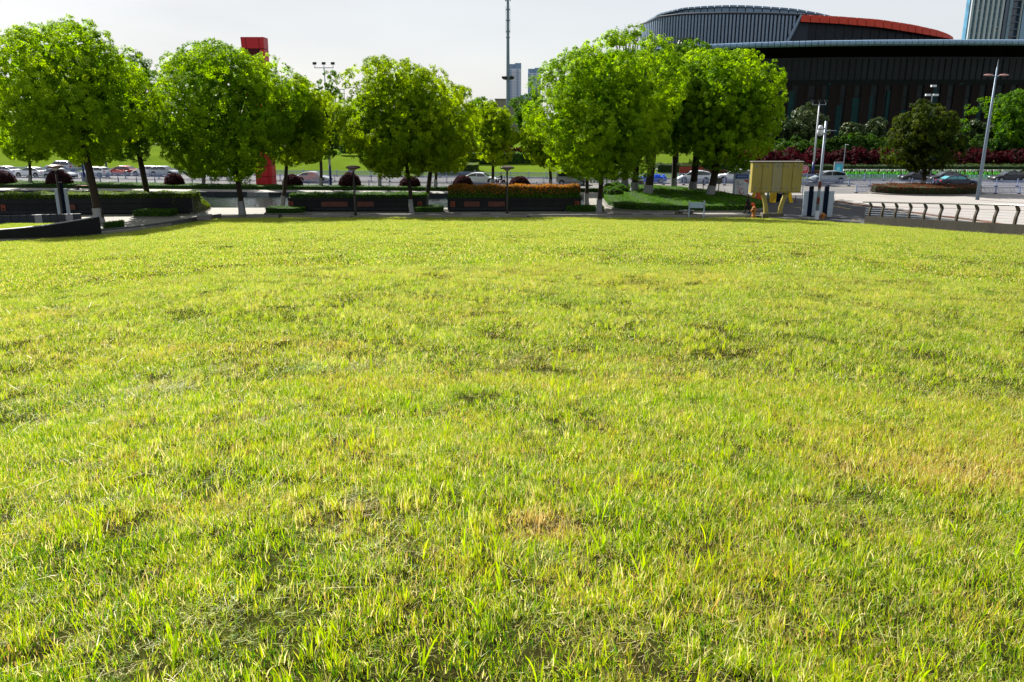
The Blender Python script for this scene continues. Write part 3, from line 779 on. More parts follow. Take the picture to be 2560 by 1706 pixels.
# bare tree
Y = 132; bx = at(1568, 110, Y)[0]
root = thing('bare_tree', 'leafless tree whose thin twigs rise above the domed crown beside the drum', 'tree', (bx, Y, 2))
mb = MB(); rb = random.Random(5); zt = zat(66, Y) - 2; z1 = zat(112, Y) - 2
mb.tube([(0, 0, 0), (.1, 0, z1 * .8)], [.22, .12], 8)
for i in range(26):
    a = rb.uniform(-1, 1); x1 = a * 3.0; s_ = Vector((.1 + a * .3, 0, z1 * rb.uniform(.6, .8))); q = Vector((x1 * .6, rb.uniform(-1.5, 1.5), z1 * 1.0)); e = Vector((x1 + rb.uniform(-.3, .3), rb.uniform(-2, 2), zt - abs(a) * 1.0 - rb.random() * 1.5))
    mb.tube([s_, q, e], [.06, .045, .018], 5)
    for k in range(4):
        p = q.lerp(e, rb.uniform(.1, .85)); mb.tube([p, p + Vector((rb.uniform(-.7, .7), rb.uniform(-.5, .5), rb.uniform(.5, 1.1)))], [.022, .01], 4)
mb.build('branches', M_bark, root)

# ------------------------------------------------------------------ hedges, bushes, ground cover
def hedge_obj(name, label, cat, poly, z0, z1, kind, leaf, dens, group=None, seed=1, topkind=None, topz=None, rough=.02, parent=None, ztop=None):
    """clipped hedge: dense leaves over all faces of a solid core"""
    rg = np.random.default_rng(seed)
    n = len(poly)
    A = sum(poly[i][0] * poly[(i + 1) % n][1] - poly[(i + 1) % n][0] * poly[i][1] for i in range(n)) / 2
    if A < 0: poly = poly[::-1]; A = -A
    cx_ = sum(p[0] for p in poly) / n; cy_ = sum(p[1] for p in poly) / n
    P = []; Nn = []
    xs_ = [p[0] for p in poly]; ys_ = [p[1] for p in poly]
    nt = int(A * dens); bb = (max(xs_) - min(xs_)) * (max(ys_) - min(ys_))
    q = np.stack([rg.uniform(min(xs_), max(xs_), int(nt * bb / A)), rg.uniform(min(ys_), max(ys_), int(nt * bb / A))], 1)
    ins = np.zeros(len(q), bool)
    for i in range(n):
        a, b_ = poly[i], poly[(i + 1) % n]
        cond = ((a[1] > q[:, 1]) != (b_[1] > q[:, 1])) & (q[:, 0] < (b_[0] - a[0]) * (q[:, 1] - a[1]) / (b_[1] - a[1] + 1e-12) + a[0])
        ins ^= cond
    q = q[ins]; zt_ = z1 if ztop is None else ztop(q[:, 0], q[:, 1])
    P.append(np.stack([q[:, 0], q[:, 1], zt_ + rg.normal(0, rough, len(q)) + rough * 1.5 * np.sin(q[:, 0] * 2.3) ], 1)); Nn.append(np.tile([0, 0, 1.0], (len(q), 1)))
    for i in range(n):
        a, b_ = np.array(poly[i]), np.array(poly[(i + 1) % n]); L_ = np.linalg.norm(b_ - a); k = int(L_ * (z1 - z0) * dens)
        t = rg.random(k); p = a + (b_ - a) * t[:, None]; nn = np.array([(b_ - a)[1], -(b_ - a)[0]]) / L_
        zt_ = (z1 if ztop is None else ztop(p[:, 0], p[:, 1])); z = z0 + (zt_ - z0) * rg.random(k)
        off = rg.normal(0, rough, k)
        P.append(np.stack([p[:, 0] + nn[0] * off, p[:, 1] + nn[1] * off, z], 1)); Nn.append(np.tile([nn[0], nn[1], .3], (k, 1)))
    P = np.concatenate(P); Nn = np.concatenate(Nn)
    org = np.array([cx_, cy_, z0]); V = leaves_arrays(P - org, Nn, leaf, rg, .65, .6)
    tone = np.clip(rg.normal(.45, .2, len(P)), 0, 1)
    me = np_mesh(name, V, len(P), LM[kind], tone)
    me_o = bpy.data.objects.new(name, me)
    core = MB()
    if ztop is None: core.prism([((p[0] - cx_) * (1 - .04 / max(.5, abs(p[0] - cx_))), (p[1] - cy_) * (1 - .04 / max(.5, abs(p[1] - cy_)))) for p in poly], 0, z1 - z0 - .03)
    root = thing(name, label, cat, tuple(org), 0, group) if parent is None else parent
    if parent is not None: me_o.location = org
    C.objects.link(me_o); me_o.parent = root; me_o.name = 'foliage'
    if topkind:
        hi = P[:, 2] > z1 - topz; me_o.data.materials.append(LM[topkind])
        pr = rg.random(len(P)) < np.clip((P[:, 2] - (z1 - topz)) / topz + .25, 0, 1)
        me_o.data.polygons.foreach_set('material_index', (hi & pr).astype(np.int32))
    if core.v:
        c = core.build('hedge_core', M_core, root); 
        if parent is not None: c.location = org
    return root
M_core = mat('hedge_core', (.012, .028, .006), .95, var=.3, scale=4)
def line_pts(pts): return [G(*p) for p in pts]
# long roadside hedge
hx = [-95, -78, -62, -40, -27, -13, 0, 10.2]
fr = lambda x: 97.3 - .087 * x
pl = [(x, fr(x)) for x in hx] + [(x, SY(x) - 11.7) for x in hx[::-1]]
hedge_obj('roadside_hedge', 'long low clipped green hedge running between the pool promenade and the street', 'hedge', pl, 0, .45, 'cover', .13, 75, seed=2, rough=.025)
# box hedges at the tree feet
boxes = [((328, 545), (427, 545), .55, 2.0, 'box hedge round the second tree from the left'), ((253, 577), (292, 574), .5, 1.8, 'box hedge peeping out right of the largest tree trunk'),
         ((661, 536.5), (754, 536.5), .5, 2.0, 'box hedge round the slim tree right of the pool gap'), ((1036, 534), (1106, 534), .5, 2.0, 'box hedge right of the round middle tree trunk'),
         ((1418, 533), (1511, 533), .5, 2.0, 'box hedge at the foot of the tall domed tree')]
for i, (a, b_, h, d, lab) in enumerate(boxes):
    p, q = G(*a), G(*b_)
    pl = [p, q, (q[0], q[1] + d), (p[0], p[1] + d)]
    r_ = .35; pl = [(p[0] + r_, p[1]), (q[0] - r_, q[1]), (q[0], q[1] + r_), (q[0], q[1] + d - r_), (q[0] - r_, q[1] + d), (p[0] + r_, p[1] + d), (p[0], p[1] + d - r_), (p[0], p[1] + r_)]
    root = hedge_obj('box_hedge', lab, 'hedge', pl, .05, .05 + h, 'hedge', .075, 260, 'clipped box hedges at the tree feet', seed=10 + i, rough=.015)
    k = MB().prism([(x + (.12 if x > p[0] + d * .5 else -.12), y + (.12 if y > p[1] + d / 2 else -.12)) for x, y in pl], .0, .1)
    k.v = [(v[0] - root.location.x, v[1] - root.location.y, v[2] - root.location.z) for v in k.v]; k.build('kerb', M_kerb, root)
# purple dome bushes
def dome(name, label, cat, x, y, z, r, h, kind, leaf, n, group, seed):
    rg = np.random.default_rng(seed)
    u = rg.normal(size=(n, 3)); u[:, 2] = np.abs(u[:, 2]); u /= np.linalg.norm(u, axis=1)[:, None]
    k = 1 + .05 * np.sin(u[:, 0] * 7 + seed) * np.cos(u[:, 1] * 6) + rg.normal(0, .03, n)
    P = u * np.array([r, r, h]) * k[:, None]
    V = leaves_arrays(P, u, leaf, rg, .5, .35); me = np_mesh('foliage', V, n, LM[kind], np.clip(rg.normal(.42, .2, n), 0, 1))
    root = thing(name, label, cat, (x, y, z), 0, group)
    o = bpy.data.objects.new('foliage', me); C.objects.link(o); o.parent = root
    c = MB(); c.lathe([(r * .93, 0), (r * .9, h * .3), (r * .75, h * .62), (r * .45, h * .84), (.02, h * .93)], n=16); c.build('bush_core', mat('purple_core', (.014, .005, .006), .95), root)
    return root
for i, (px, top, w, lab) in enumerate([(5, 427, 62, 'purple dome bush cut by the left edge of the picture'), (149, 426, 58, 'purple dome bush behind the mushroom lamp on the left, hiding the silver car'),
        (436, 434, 46, 'purple dome bush half hidden by the low hanging tree'), (731, 437, 46, 'purple dome bush beside the tail of the silver saloon'), (875, 433, 52, 'purple dome bush behind the mushroom lamp left of centre'),
        (1025, 441, 50, 'purple dome bush behind the round middle tree trunk'), (1157, 440, 50, 'purple dome bush beside the tail of the white saloon'), (1299, 442, 52, 'purple dome bush right of the centre lamp')]):
    x0 = at(px, 466, 103)[0]; Y = fr(x0) + 2.0; x = at(px, 460, Y)[0]; h = zat(top, Y) - .42
    dome('dome_bush', lab, 'bush', x, Y, .42, w / 2 / 2020 * Y * 1.01, h, 'purple', .15, 2600, 'purple dome bushes in the roadside hedge', 30 + i)
# green traffic island with clipped cover and kerb
isl = [G(*p) for p in ((1520, 516), (1545, 526), (1600, 530), (1750, 531), (1860, 530.5), (1905, 524), (1908, 518), (1860, 503), (1800, 493), (1740, 484), (1690, 480), (1630, 476), (1560, 473), (1520, 481), (1507, 496))]
kr = [((p[0] - 17) * 1.03 + 17, (p[1] - 87) * 1.035 + 87) for p in isl]
sheet('island_kerb', kr, .14, M_kerb, .139)
hedge_obj('island_cover', 'clipped dark green ground cover filling the traffic island under the thick trees', 'hedge', isl, .1, .62, 'cover', .11, 140, seed=50, rough=.03)
for i, (px, py) in enumerate(((1525, 488), (1540, 484), (1520, 498), (1550, 492), (1535, 500))):
    x, y = G(px, py); dome('island_shrub', ['loose leafy shrub at the back left corner of the island', 'loose leafy shrub beside the leftmost thick trunk', 'loose leafy shrub nearest the island kerb on its left', 'loose leafy shrub in front of the leftmost trunk', 'low loose shrub at the left front of the island'][i], 'shrub', x, y, .4, 1.0, .9, 'cover', .16, 900, 'loose shrubs on the island', 55 + i)
# bed round the street tree on the right
c0 = G(2312, 486); pl = [(c0[0] + 6.1 * math.cos(a), c0[1] + 3.2 * math.sin(a)) for a in np.linspace(0, 2 * math.pi, 18)[:-1]]
root = hedge_obj('planting_bed', 'oval bed of reddish brown clipped shrubs round the olive street tree', 'planting bed', pl, .12, 1.0, 'purple', .13, 110, seed=62, rough=.05, topkind='orange_brown', topz=.35)
k = MB().prism([((p[0] - c0[0]) * 1.08, (p[1] - c0[1]) * 1.1) for p in pl], -.02, .12); o = k.build('kerb', M_kerb, root)
# light shrubs, red maples and dark hedge on the planted bank to the right, and the maples left of centre
rg = random.Random(3)
def cluster(name, label, cat, px, py_t, py_b, w, Y, kind, group, seed, leaf=.3, nb=34, per=60, z0=None, stems=False, depth=1.0):
    return tree(name, label, Y, px, px - w / 2, px + w / 2, py_t, py_b, kind, .06, seed, zb=hillz(at(px, py_b, Y)[0], Y) if z0 is None else z0, group=group, nb=nb, per=per, leaf=leaf, white=stems, limbs=5, cat=cat, base=at(px, py_b, Y)[0], ryf=depth, blob=.27)
ordn = ['first', 'second', 'third', 'fourth', 'fifth', 'sixth', 'seventh', 'eighth', 'ninth', 'tenth', 'eleventh', 'twelfth', 'thirteenth', 'fourteenth', 'fifteenth', 'sixteenth', 'seventeenth', 'eighteenth']
for i in range(16):
    px = 1880 + i * 47 + rg.uniform(-8, 8)
    cluster('bank_shrub', ordn[i] + ' light green shrub from the left in the band above the red maples', 'shrub', px, (352 if px < 2060 else 340) + rg.uniform(-7, 7), 400, rg.uniform(66, 92), 135 + rg.uniform(-1.5, 1.5), 'shrub', 'light green shrubs on the planted bank', 200 + i, .3)
for i in range(14):
    px = 1870 + i * 55 + rg.uniform(-8, 8)
    cluster('red_maple', ordn[i] + ' red maple from the left in the row behind the green bicycles', 'tree', px, 377 + rg.uniform(-5, 4) + (3 if px > 2300 else 0), 431, rg.uniform(84, 108), 128.5 + rg.uniform(-1, 1), 'red', 'red maples on the right bank', 230 + i, .22, nb=44)
for i in range(7):
    px = 1135 + i * 50 + rg.uniform(-6, 6)
    cluster('red_maple', ordn[i] + ' dark red maple from the left in the row behind the middle trees', 'tree', px, 372 + rg.uniform(-5, 5), 404, rg.uniform(56, 76), 141 + rg.uniform(-1.5, 1.5), 'red', 'dark red maples left of the island', 250 + i, .24, stems=True)
mbp = [(x, SY(x) + 17.5) for x in (22, 40, 60, 80, 100)] + [(x, SY(x) + 21.5) for x in (100, 80, 60, 40, 22)]
hedge_obj('bank_hedge', 'dark clipped hedge in the shade below the red maples on the right', 'hedge', mbp, .3, 1.6, 'dark', .25, 24, seed=70, rough=.06)  # darker leaf colour stands in for shade under the maples
mbp = [(x, SY(x) + 24.5) for x in (-14, 0, 12, 20)] + [(x, SY(x) + 27) for x in (20, 12, 0, -14)]
hedge_obj('bank_hedge', 'dark clipped hedge under the maples left of the island', 'hedge', mbp, 1.3, 2.9, 'hedge', .25, 24, seed=71, rough=.06)
pl = [G(*p) for p in ((1135, 427), (1202, 428), (1200, 419), (1140, 410))]
x0, y0 = at(1170, 420, 138)[:2]
hedge_obj('bank_hedge', 'pale clipped hedge block at the foot of the grass bank behind the white saloon', 'hedge', [(x0 - 4, SY(x0) + 13), (x0 + 2.2, SY(x0) + 13), (x0 + 2.2, SY(x0) + 18), (x0 - 4.5, SY(x0) + 21)], .2, 1.7, 'lime', .2, 30, seed=72, rough=.05)
mbp = [at(850, 400, 150)[:2], at(930, 400, 150)[:2], at(930, 400, 152)[:2], at(850, 400, 152)[:2]]
hedge_obj('bank_hedge', 'dark low hedge high on the grass bank left of the round middle tree', 'hedge', mbp, 2.2, 3.6, 'hedge', .25, 24, seed=73, rough=.06)

# ------------------------------------------------------------------ black granite planter walls
M_relief = mat('relief_panel', (.10, .035, .028), .5, var=.4, scale=2.5, dirt=.3)
M_seal = mat('orange_seal', (.30, .07, .03), .5, var=.1)
def planter(label, pa, pb, ztop, dep, seals, reliefs, hk, hh, hlabel, seed, top=None, topz=.3, ends=True, leaf=.11):
    a, b_ = G(*pa), G(*pb)
    root = thing('planter_wall', label, 'planter', (a[0], a[1], 0), 0, 'black granite planters before the pool')
    L_ = b_[0] - a[0]; n = max(3, int(L_ / 1.35)); w = L_ / n; dy = (b_[1] - a[1]) / L_
    # plinth recess, lower band, relief band, upper band
    MB().box((L_ / 2, dep / 2 + dy * L_ / 2 + .06, .06), (L_ - .1, dep - .1, .16), math.atan(dy)).build('plinth', M_black, root)
    MB().box((L_ / 2, dep / 2 + .12 + dy * L_ / 2, ztop / 2 + .07), (L_ - .06, dep - .18, ztop - .16), math.atan(dy)).build('wall_core', M_black, root)
    bands = [(.14, .42, .0, M_black2), (.44, .98, .035, M_black), (1.0, ztop, .0, M_black)]
    for bi, (z0, z1, inset, m_) in enumerate(bands):
        f = MB().box((0, 0, 0), (w - .012, .10, z1 - z0 - .008)).build('granite_slab', m_, root)
        for i in range(n):
            o = f if i == 0 else f.copy()
            if i: C.objects.link(o)
            o.location = ((i + .5) * w, dy * (i + .5) * w + inset + (i * 7 % 3) * .002, (z0 + z1) / 2); o.rotation_euler = (0, 0, math.atan(dy))
    for (r0, r1) in reliefs:
        MB().box((L_ * (r0 + r1) / 2, .005 + dy * L_ * (r0 + r1) / 2, .71), (L_ * (r1 - r0), .06, .46)).build('relief_panel', M_relief, root)
    for s_ in seals:
        c = MB(); x = L_ * s_; y = dy * x - .03; q = .30
        for bx in ((-q * .9, 0, .05, q * 2), (q * .9, 0, .05, q * 2)): c.box((x + bx[0] * .62, y, .71), (.06, .03, .48))
        for zz in (.49, .71, .93): c.box((x, y, zz), (.36, .03, .06))
        c.box((x + .03, y, .82), (.06, .03, .2)); c.build('seal_mark', M_seal, root)
    pl = [(a[0] + .12, a[1] + .15), (b_[0] - .12, b_[1] + .15), (b_[0] - .12, b_[1] + dep - .1), (a[0] + .12, a[1] + dep - .1)]
    hedge_obj('planter_hedge', hlabel, 'hedge', pl, ztop - .1, ztop + hh, hk, leaf, 200, 'hedges growing in the black planters', seed=seed, rough=.045, topkind=top, topz=topz)
    return root
planter('long black granite planter wall on the left with a faint orange mark', (-60, 540), (484, 535), 1.45, 2.4, (.13,), ((.33, .46),), 'lime', .38, 'lime green hedge along the top of the left black planter', 81)
planter('middle black granite planter wall with a dull red carved panel', (722, 530), (1066, 530), 1.30, 2.2, (.02, .955), ((.24, .43), (.50, .62)), 'hedge', .30, 'dark green hedge along the top of the middle black planter', 82)
planter('right black granite planter wall with an orange square seal at its left end', (1119, 530), (1452, 529), 1.28, 2.2, (.04, .97), ((.08, .24), (.26, .43)), 'hedge', 1.02, 'orange red photinia hedge growing tall in the right black planter', 83, 'orange', .75, leaf=.15)
# sloping beige end of the left planter with its hedge running down
a = G(484, 535); e = G(524, 521)
root = thing('planter_ramp', 'beige triangular end wall where the left planter hedge slopes down to the paving', 'wall', (a[0], a[1], 0))
mb = MB(); d = Vector((e[0] - a[0], e[1] - a[1])); 
for s_ in (0, 1):
    pass
nx_, ny_ = -d.y / d.length * 2.2, d.x / d.length * 2.2
P = [(0, 0, 0), (d.x, d.y, 0), (d.x, d.y, .12), (0, 0, 1.42)]; Q = [(p[0] + nx_ * .15, p[1] + ny_ * .15, p[2]) for p in P]
mb.add(P + Q, [(0, 1, 2, 3), (7, 6, 5, 4), (0, 4, 5, 1), (1, 5, 6, 2), (2, 6, 7, 3), (3, 7, 4, 0)]); mb.build('end_wall', M_kerb, root)
pl = [(a[0], a[1] + .1), (e[0], e[1] + .1), (e[0] + nx_ * .8, e[1] + ny_), (a[0] + nx_ * .8, a[1] + ny_)]
hedge_obj('ramp_hedge', 'lime hedge sloping down at the right end of the left planter', 'hedge', pl, .0, 1.7, 'lime', .11, 160, seed=84, rough=.05, ztop=lambda x, y: 1.72 - 1.35 * np.clip(((x - a[0]) * d.x + (y - a[1]) * d.y) / d.length_squared, 0, 1) ** 1.6)

# ------------------------------------------------------------------ kerb band at the far edge of the lawn
def edge_run(pxs, z0, z1, th, blockw, name, label, mts, pale=()):
    """granite blocks following the lawn edge"""
    pts = [Vector(G(px, py, z0)) for px, py in pxs]
    root = thing(name, label, 'kerb', (pts[0].x, pts[0].y, z0)); k = 0
    base = MB().box((0, 0, 0), (1, th, z1 - z0)).build('stone_block', mts[0], root); beveled(base, .012, 1); pal = base.data.copy(); pal.materials.clear(); pal.materials.append(mts[1])
    for a, b_ in zip(pts[:-1], pts[1:]):
        d = b_ - a; n = max(1, round(d.length / blockw)); an = math.atan2(d.y, d.x)
        for i in range(n):
            p = a + d * ((i + .5) / n); o = base if k == 0 else base.copy()
            if k: C.objects.link(o)
            if k in pale: o.data = pal
            o.location = (p.x - pts[0].x - math.sin(an) * th / 2, p.y - pts[0].y + math.cos(an) * th / 2, (z1 - z0) / 2 + .004 * math.sin(k * 2.7)); o.rotation_euler = (0, 0, an); o.scale = (d.length / n - .018, 1, 1); k += 1
    return root
edge_run([(555, 547), (1000, 545.5), (1480, 545.5), (1860, 546.5), (1990, 549), (2060, 553), (2120, 558), (2156, 561)], ZL, .03, .32, .9, 'lawn_edging', 'long row of dark grey granite blocks along the far edge of the lawn', (M_gran, M_granl), pale=(9, 10, 11, 12, 14, 24, 25, 27, 28, 41, 43, 55, 56, 57))
edge_run([(-300, 652), (0, 606), (150, 596.5), (250, 589), (350, 578.5), (430, 567), (500, 555), (555, 547)], -.3, .14, .30, .9, 'path_edging', 'curving low kerb of worn granite blocks along the left edge of the lawn', (M_gran, M_granm), pale=tuple(range(60)))
# pale sloping copings where short steps cut the kerb
for i, (px, s_, lab) in enumerate([(790, -1, 'pale sloping step cheek in the lawn kerb left of the mushroom lamp'), (878, 1, 'dull sloping step cheek in the lawn kerb just left of the mushroom lamp foot'), (1243, -1, 'bright sloping step cheek in the lawn kerb by the centre lamp'), (1320, 1, 'thin pale joint cheek in the lawn kerb right of the centre lamp'), (1676, -1, 'pale sloping step cheek beside the stone bench')]):
    x, y = G(px, 541, ZL / 2)
    mb = MB(); w_ = .16 if i in (0, 2) else .09
    mb.add([(-.35 * -s_ - w_, -.42, 0), (-.35 * -s_ + w_, -.42, 0), (.35 * -s_ + w_, .25, .40), (.35 * -s_ - w_, .25, .40), (-.35 * -s_ - w_, -.42, -.1), (-.35 * -s_ + w_, -.42, -.1), (.35 * -s_ + w_, .25, -.1), (.35 * -s_ - w_, .25, -.1)],
           [(0, 1, 2, 3), (7, 6, 5, 4), (0, 4, 5, 1), (1, 5, 6, 2), (2, 6, 7, 3), (3, 7, 4, 0)])
    tag(mb.build('step_cheek', M_granl if i in (0, 2, 4) else M_gran, loc=(x, y - .05, ZL)), lab, 'step')

# curved black wall and small lawn on the left
M_cope = mat('coping_stone', (.19, .195, .2), .6, var=.2, scale=2, dirt=.3)
wp = [(-260, 640, .2), (-120, 614, .35), (0, 598, .62), (60, 595, .68), (120, 592, .80), (180, 589, 1.0), (225, 586.5, 1.15), (254, 585, 1.28)]
pts = [(*G(px, py), h) for px, py, h in wp]
root = thing('curved_wall', 'curving black granite wall with pale sloping coping at the lower left of the plaza', 'wall', (pts[-1][0], pts[-1][1], 0))
ox, oy = pts[-1][0], pts[-1][1]
for i in range(len(pts) - 1):
    (x0, y0, h0), (x1, y1, h1) = pts[i], pts[i + 1]; an = math.atan2(y1 - y0, x1 - x0); nx_, ny_ = -math.sin(an) * .35, math.cos(an) * .35
    for nm, m_, za, zb_, g_ in (('wall_panel', M_black, 0, 0, 0), ('coping', M_cope, 1, 1, .03)):
        lo0, lo1 = (0, 0) if nm == 'wall_panel' else (h0 + .002, h1 + .002); hi0, hi1 = (h0, h1) if nm == 'wall_panel' else (h0 + .06, h1 + .06)
        ex = -.03 if nm == 'coping' else 0; s_ = .0
        ax, ay, bx, by = x0 + math.cos(an) * s_ - ox, y0 + math.sin(an) * s_ - oy, x1 - math.cos(an) * s_ - ox, y1 - math.sin(an) * s_ - oy
        f = -.09
        q = [(ax + nx_ * f * (nm == 'coping'), ay + ny_ * f * (nm == 'coping'), lo0), (bx + nx_ * f * (nm == 'coping'), by + ny_ * f * (nm == 'coping'), lo1), (bx + nx_ * 1.05, by + ny_ * 1.05, lo1), (ax + nx_ * 1.05, ay + ny_ * 1.05, lo0)]
        t = [(q[0][0], q[0][1], hi0), (q[1][0], q[1][1], hi1), (q[2][0], q[2][1], hi1), (q[3][0], q[3][1], hi0)]
        MB().add(q + t, [(3, 2, 1, 0), (4, 5, 6, 7), (0, 1, 5, 4), (1, 2, 6, 5), (2, 3, 7, 6), (3, 0, 4, 7)]).build(nm, m_, root)
pl = [G(*p, .5) for p in ((-200, 607), (0, 577), (80, 573), (150, 567), (192, 560), (120, 560), (0, 560), (-200, 566))]
mb = MB(); mb.prism(pl, 0.0, .5); struct(mb.build('raised_lawn', M_bank))
qg = rng.random((26000, 2)); gx = pl[0][0] + qg[:, 0] * 26; gy = 60 + qg[:, 1] * 10
ins = np.zeros(len(gx), bool)
for i in range(len(pl)):
    a_, b2 = pl[i], pl[(i + 1) % len(pl)]
    ins ^= ((a_[1] > gy) != (b2[1] > gy)) & (gx < (b2[0] - a_[0]) * (gy - a_[1]) / (b2[1] - a_[1] + 1e-12) + a_[0])
ii = np.where(ins)[0][:1500]
if len(ii): scatter('turf', 'turf_far', np.stack([gx[ii], gy[ii], np.full(len(ii), .5)], 1), .6, 'dull green turf on the raised bed behind the curved wall')
stone_row(('bed_kerb', 'grey granite kerb behind the small raised lawn on the left', 'kerb'), G(-150, 566), G(205, 556), 0, .72, .3, 18, M_gran, M_granl, (12, 16))
x, y = G(32, 556); MB().add([(-.9, -.5, 0), (-.3, -.5, 0), (.35, .2, .75), (-.25, .2, .75), (-.9, -.4, -.1), (-.3, -.4, -.1), (.35, .3, .65), (-.25, .3, .65)], [(0, 1, 2, 3), (7, 6, 5, 4), (0, 4, 5, 1), (1, 5, 6, 2), (2, 6, 7, 3), (3, 7, 4, 0)])
# stone box on the path
x, y = G(512, 550)
root = thing('floor_light_box', 'low stone box with a glass top on the path beside the kerb', 'light box', (x, y, 0), R(12))
beveled(MB().box((0, 0, .2), (1.15, .7, .4)).build('box_body', M_kerb, root), .02, 1)
MB().box((0, 0, .42), (1.2, .75, .04)).build('box_frame', M_granl, root); MB().box((.02, 0, .444), (.7, .5, .01)).build('glass_top', mat('blue_glass', (.05, .12, .14), .08, var=.05), root)

# ------------------------------------------------------------------ the hall: dark glass box under a projecting roof, ribbed drum and red crescent above
M_fascia = mat('blue_grey_fascia', (.17, .27, .39), .35, .4, var=.12, scale=.6)
M_soffit = mat('dark_soffit', (.004, .0045, .006), .9, var=.2, scale=.3, spec=.05)
M_glassd = mat('dark_hall_glass', (.013, .0185, .023), .25, var=.5, scale=.12, spec=.12)
M_col = mat('brown_stone_column', (.016, .0125, .012), .85, var=.3, scale=.5, spec=.1)
M_teal = mat('teal_pane', (.006, .032, .036), .4, var=.45, scale=.3, spec=.1)
M_mull = mat('dark_mullion', (.014, .0195, .024), .7, var=.2, spec=.1)
M_drum = mat('drum_metal', (.19, .255, .34), .5, .1, var=.1, scale=.4)
M_drum2 = mat('drum_gap', (.022, .032, .045), .6, var=.2)
M_red = mat('red_cladding', (.42, .040, .018), .55, var=.16, scale=.5, dirt=.2)
M_bglass = mat('grey_hall_glass', (.012, .017, .024), .35, var=.5, scale=.25, spec=.15)
hall = thing('hall', 'huge dark glass hall with blue grey roof edge, ribbed metal drum and red crescent band', 'building', (60, 175, 0))
def hp(x, y, z): return (x - 60, y - 175, z)
ZR = 23.4
def roof_y(px):                                   # plan of the roof edge
    return float(np.interp(px, [1500, 1640, 1750, 1900, 2050, 2200, 2400, 2600, 2900], [203, 190, 181, 175.5, 172, 170.3, 169.5, 170, 173]))
edge = []
for px in np.arange(1500, 2900, 15.6):
    Y = roof_y(px); x = at(px, 100, Y)[0]; edge.append((x, Y))
for i in range(len(edge) - 1):
    (x0, y0), (x1, y1) = edge[i], edge[i + 1]; d = Vector((x1 - x0, y1 - y0)); an = math.atan2(d.y, d.x); g_ = .05
    mb = MB(); prof = [(0, -.02), (-.28, .25), (-.34, .6), (-.2, .95), (.35, 1.1), (.6, 1.0), (.6, -.02)]
    ux, uy = d.x / d.length, d.y / d.length
    A_ = [hp(x0 + ux * g_ - -uy * -1 * 0 + (-uy) * p[0], y0 + uy * g_ + ux * p[0], ZR - 1.1 + p[1]) for p in prof]
    B_ = [hp(x1 - ux * g_ + (-uy) * p[0], y1 - uy * g_ + ux * p[0], ZR - 1.1 + p[1]) for p in prof]
    k = len(prof); mb.add(A_ + B_, [tuple(range(k))[::-1], tuple(range(k, 2 * k))] + [(j, (j + 1) % k, k + (j + 1) % k, k + j)[::-1] for j in range(k)])
    mb.build('fascia_panel', M_fascia, hall)
mb = MB(); n = len(edge)
mb.add([hp(x, y + .3, ZR - 1.0) for x, y in edge] + [hp(x, y + 9, ZR - 2.8) for x, y in edge], [(i, i + 1, n + i + 1, n + i) for i in range(n - 1)])
mb.add([hp(x, y + .45, ZR - .15) for x, y in edge] + [hp(x, 262, ZR - .15) for x, y in edge], [(i, i + 1, n + i + 1, n + i) for i in range(n - 1)])
mb.build('roof', M_soffit, hall)
def wall_line(off): return [(x, y + off) for x, y in edge]
wl_ = wall_line(8.5)
mb = MB(); mb.add([hp(x, y, 0) for x, y in wl_] + [hp(x, y, ZR - 2.2) for x, y in wl_], [(i, i + 1, n + i + 1, n + i) for i in range(n - 1)])
mb.add([hp(wl_[0][0], wl_[0][1], 0), hp(wl_[0][0], 262, 0), hp(wl_[0][0], 262, ZR - 1), hp(wl_[0][0], wl_[0][1], ZR - 1)], [(0, 1, 2, 3)])
mb.build('glass_wall', M_glassd, hall)
def wy(px):                                        # wall depth under a pixel column
    Y = 180.0
    for _ in range(12): Y = float(np.interp(at(px, 250, Y)[0], [e[0] for e in edge], [e[1] for e in edge])) + 8.5
    return Y
for i, px in enumerate(np.arange(1850, 2640, 39.0)):
    Y = wy(px) - .30; x = at(px, 250, Y)[0]
    w_ = [2.0, 1.4, 2.4, 1.7][i % 4]
    MB().box((0, 0, 7.6), (w_, .35, 15.2)).build('stone_column', M_col, hall, loc=hp(x, Y, 0))
for i, px in enumerate((1862, 1892, 1978, 2010, 2045, 2070, 2100, 2140, 2176, 2220, 2262, 2330, 2398, 2450)):
    Y = wy(px) - .25; x = at(px, 250, Y)[0]; hgt = [10.5, 11, 12, 8, 12.5, 13.5, 9][i % 7]
    MB().box((0, 0, hgt / 2 + 2.0), ([1.0, .7, 1.2, 1.5][i % 4], .2, hgt)).build('teal_pane', M_teal, hall, loc=hp(x, Y, 0))
for i, px in enumerate(np.arange(1790, 2640, 16.0)):
    Y = wy(px) - .2; x = at(px, 150, Y)[0]
    MB().box((0, 0, ZR - 5.3), (.10 + .06 * (i % 3 == 0), .10, 4.6)).build('mullion', M_mull, hall, loc=hp(x, Y, 0))
for z_, h_, nm in ((ZR - 8.3, 1.1, 'transom'), (9.0, .12, 'transom'), (12.5, .12, 'transom'), (4.6, .8, 'transom')):
    mb = MB(); ln_ = wall_line(8.32)
    mb.add([hp(x, y, z_) for x, y in ln_] + [hp(x, y, z_ + h_) for x, y in ln_], [(i, i + 1, n + i + 1, n + i) for i in range(n - 1)])
    mb.build(nm, mat('transom_green', (.006, .010, .010), .6, var=.3, spec=.1), hall)
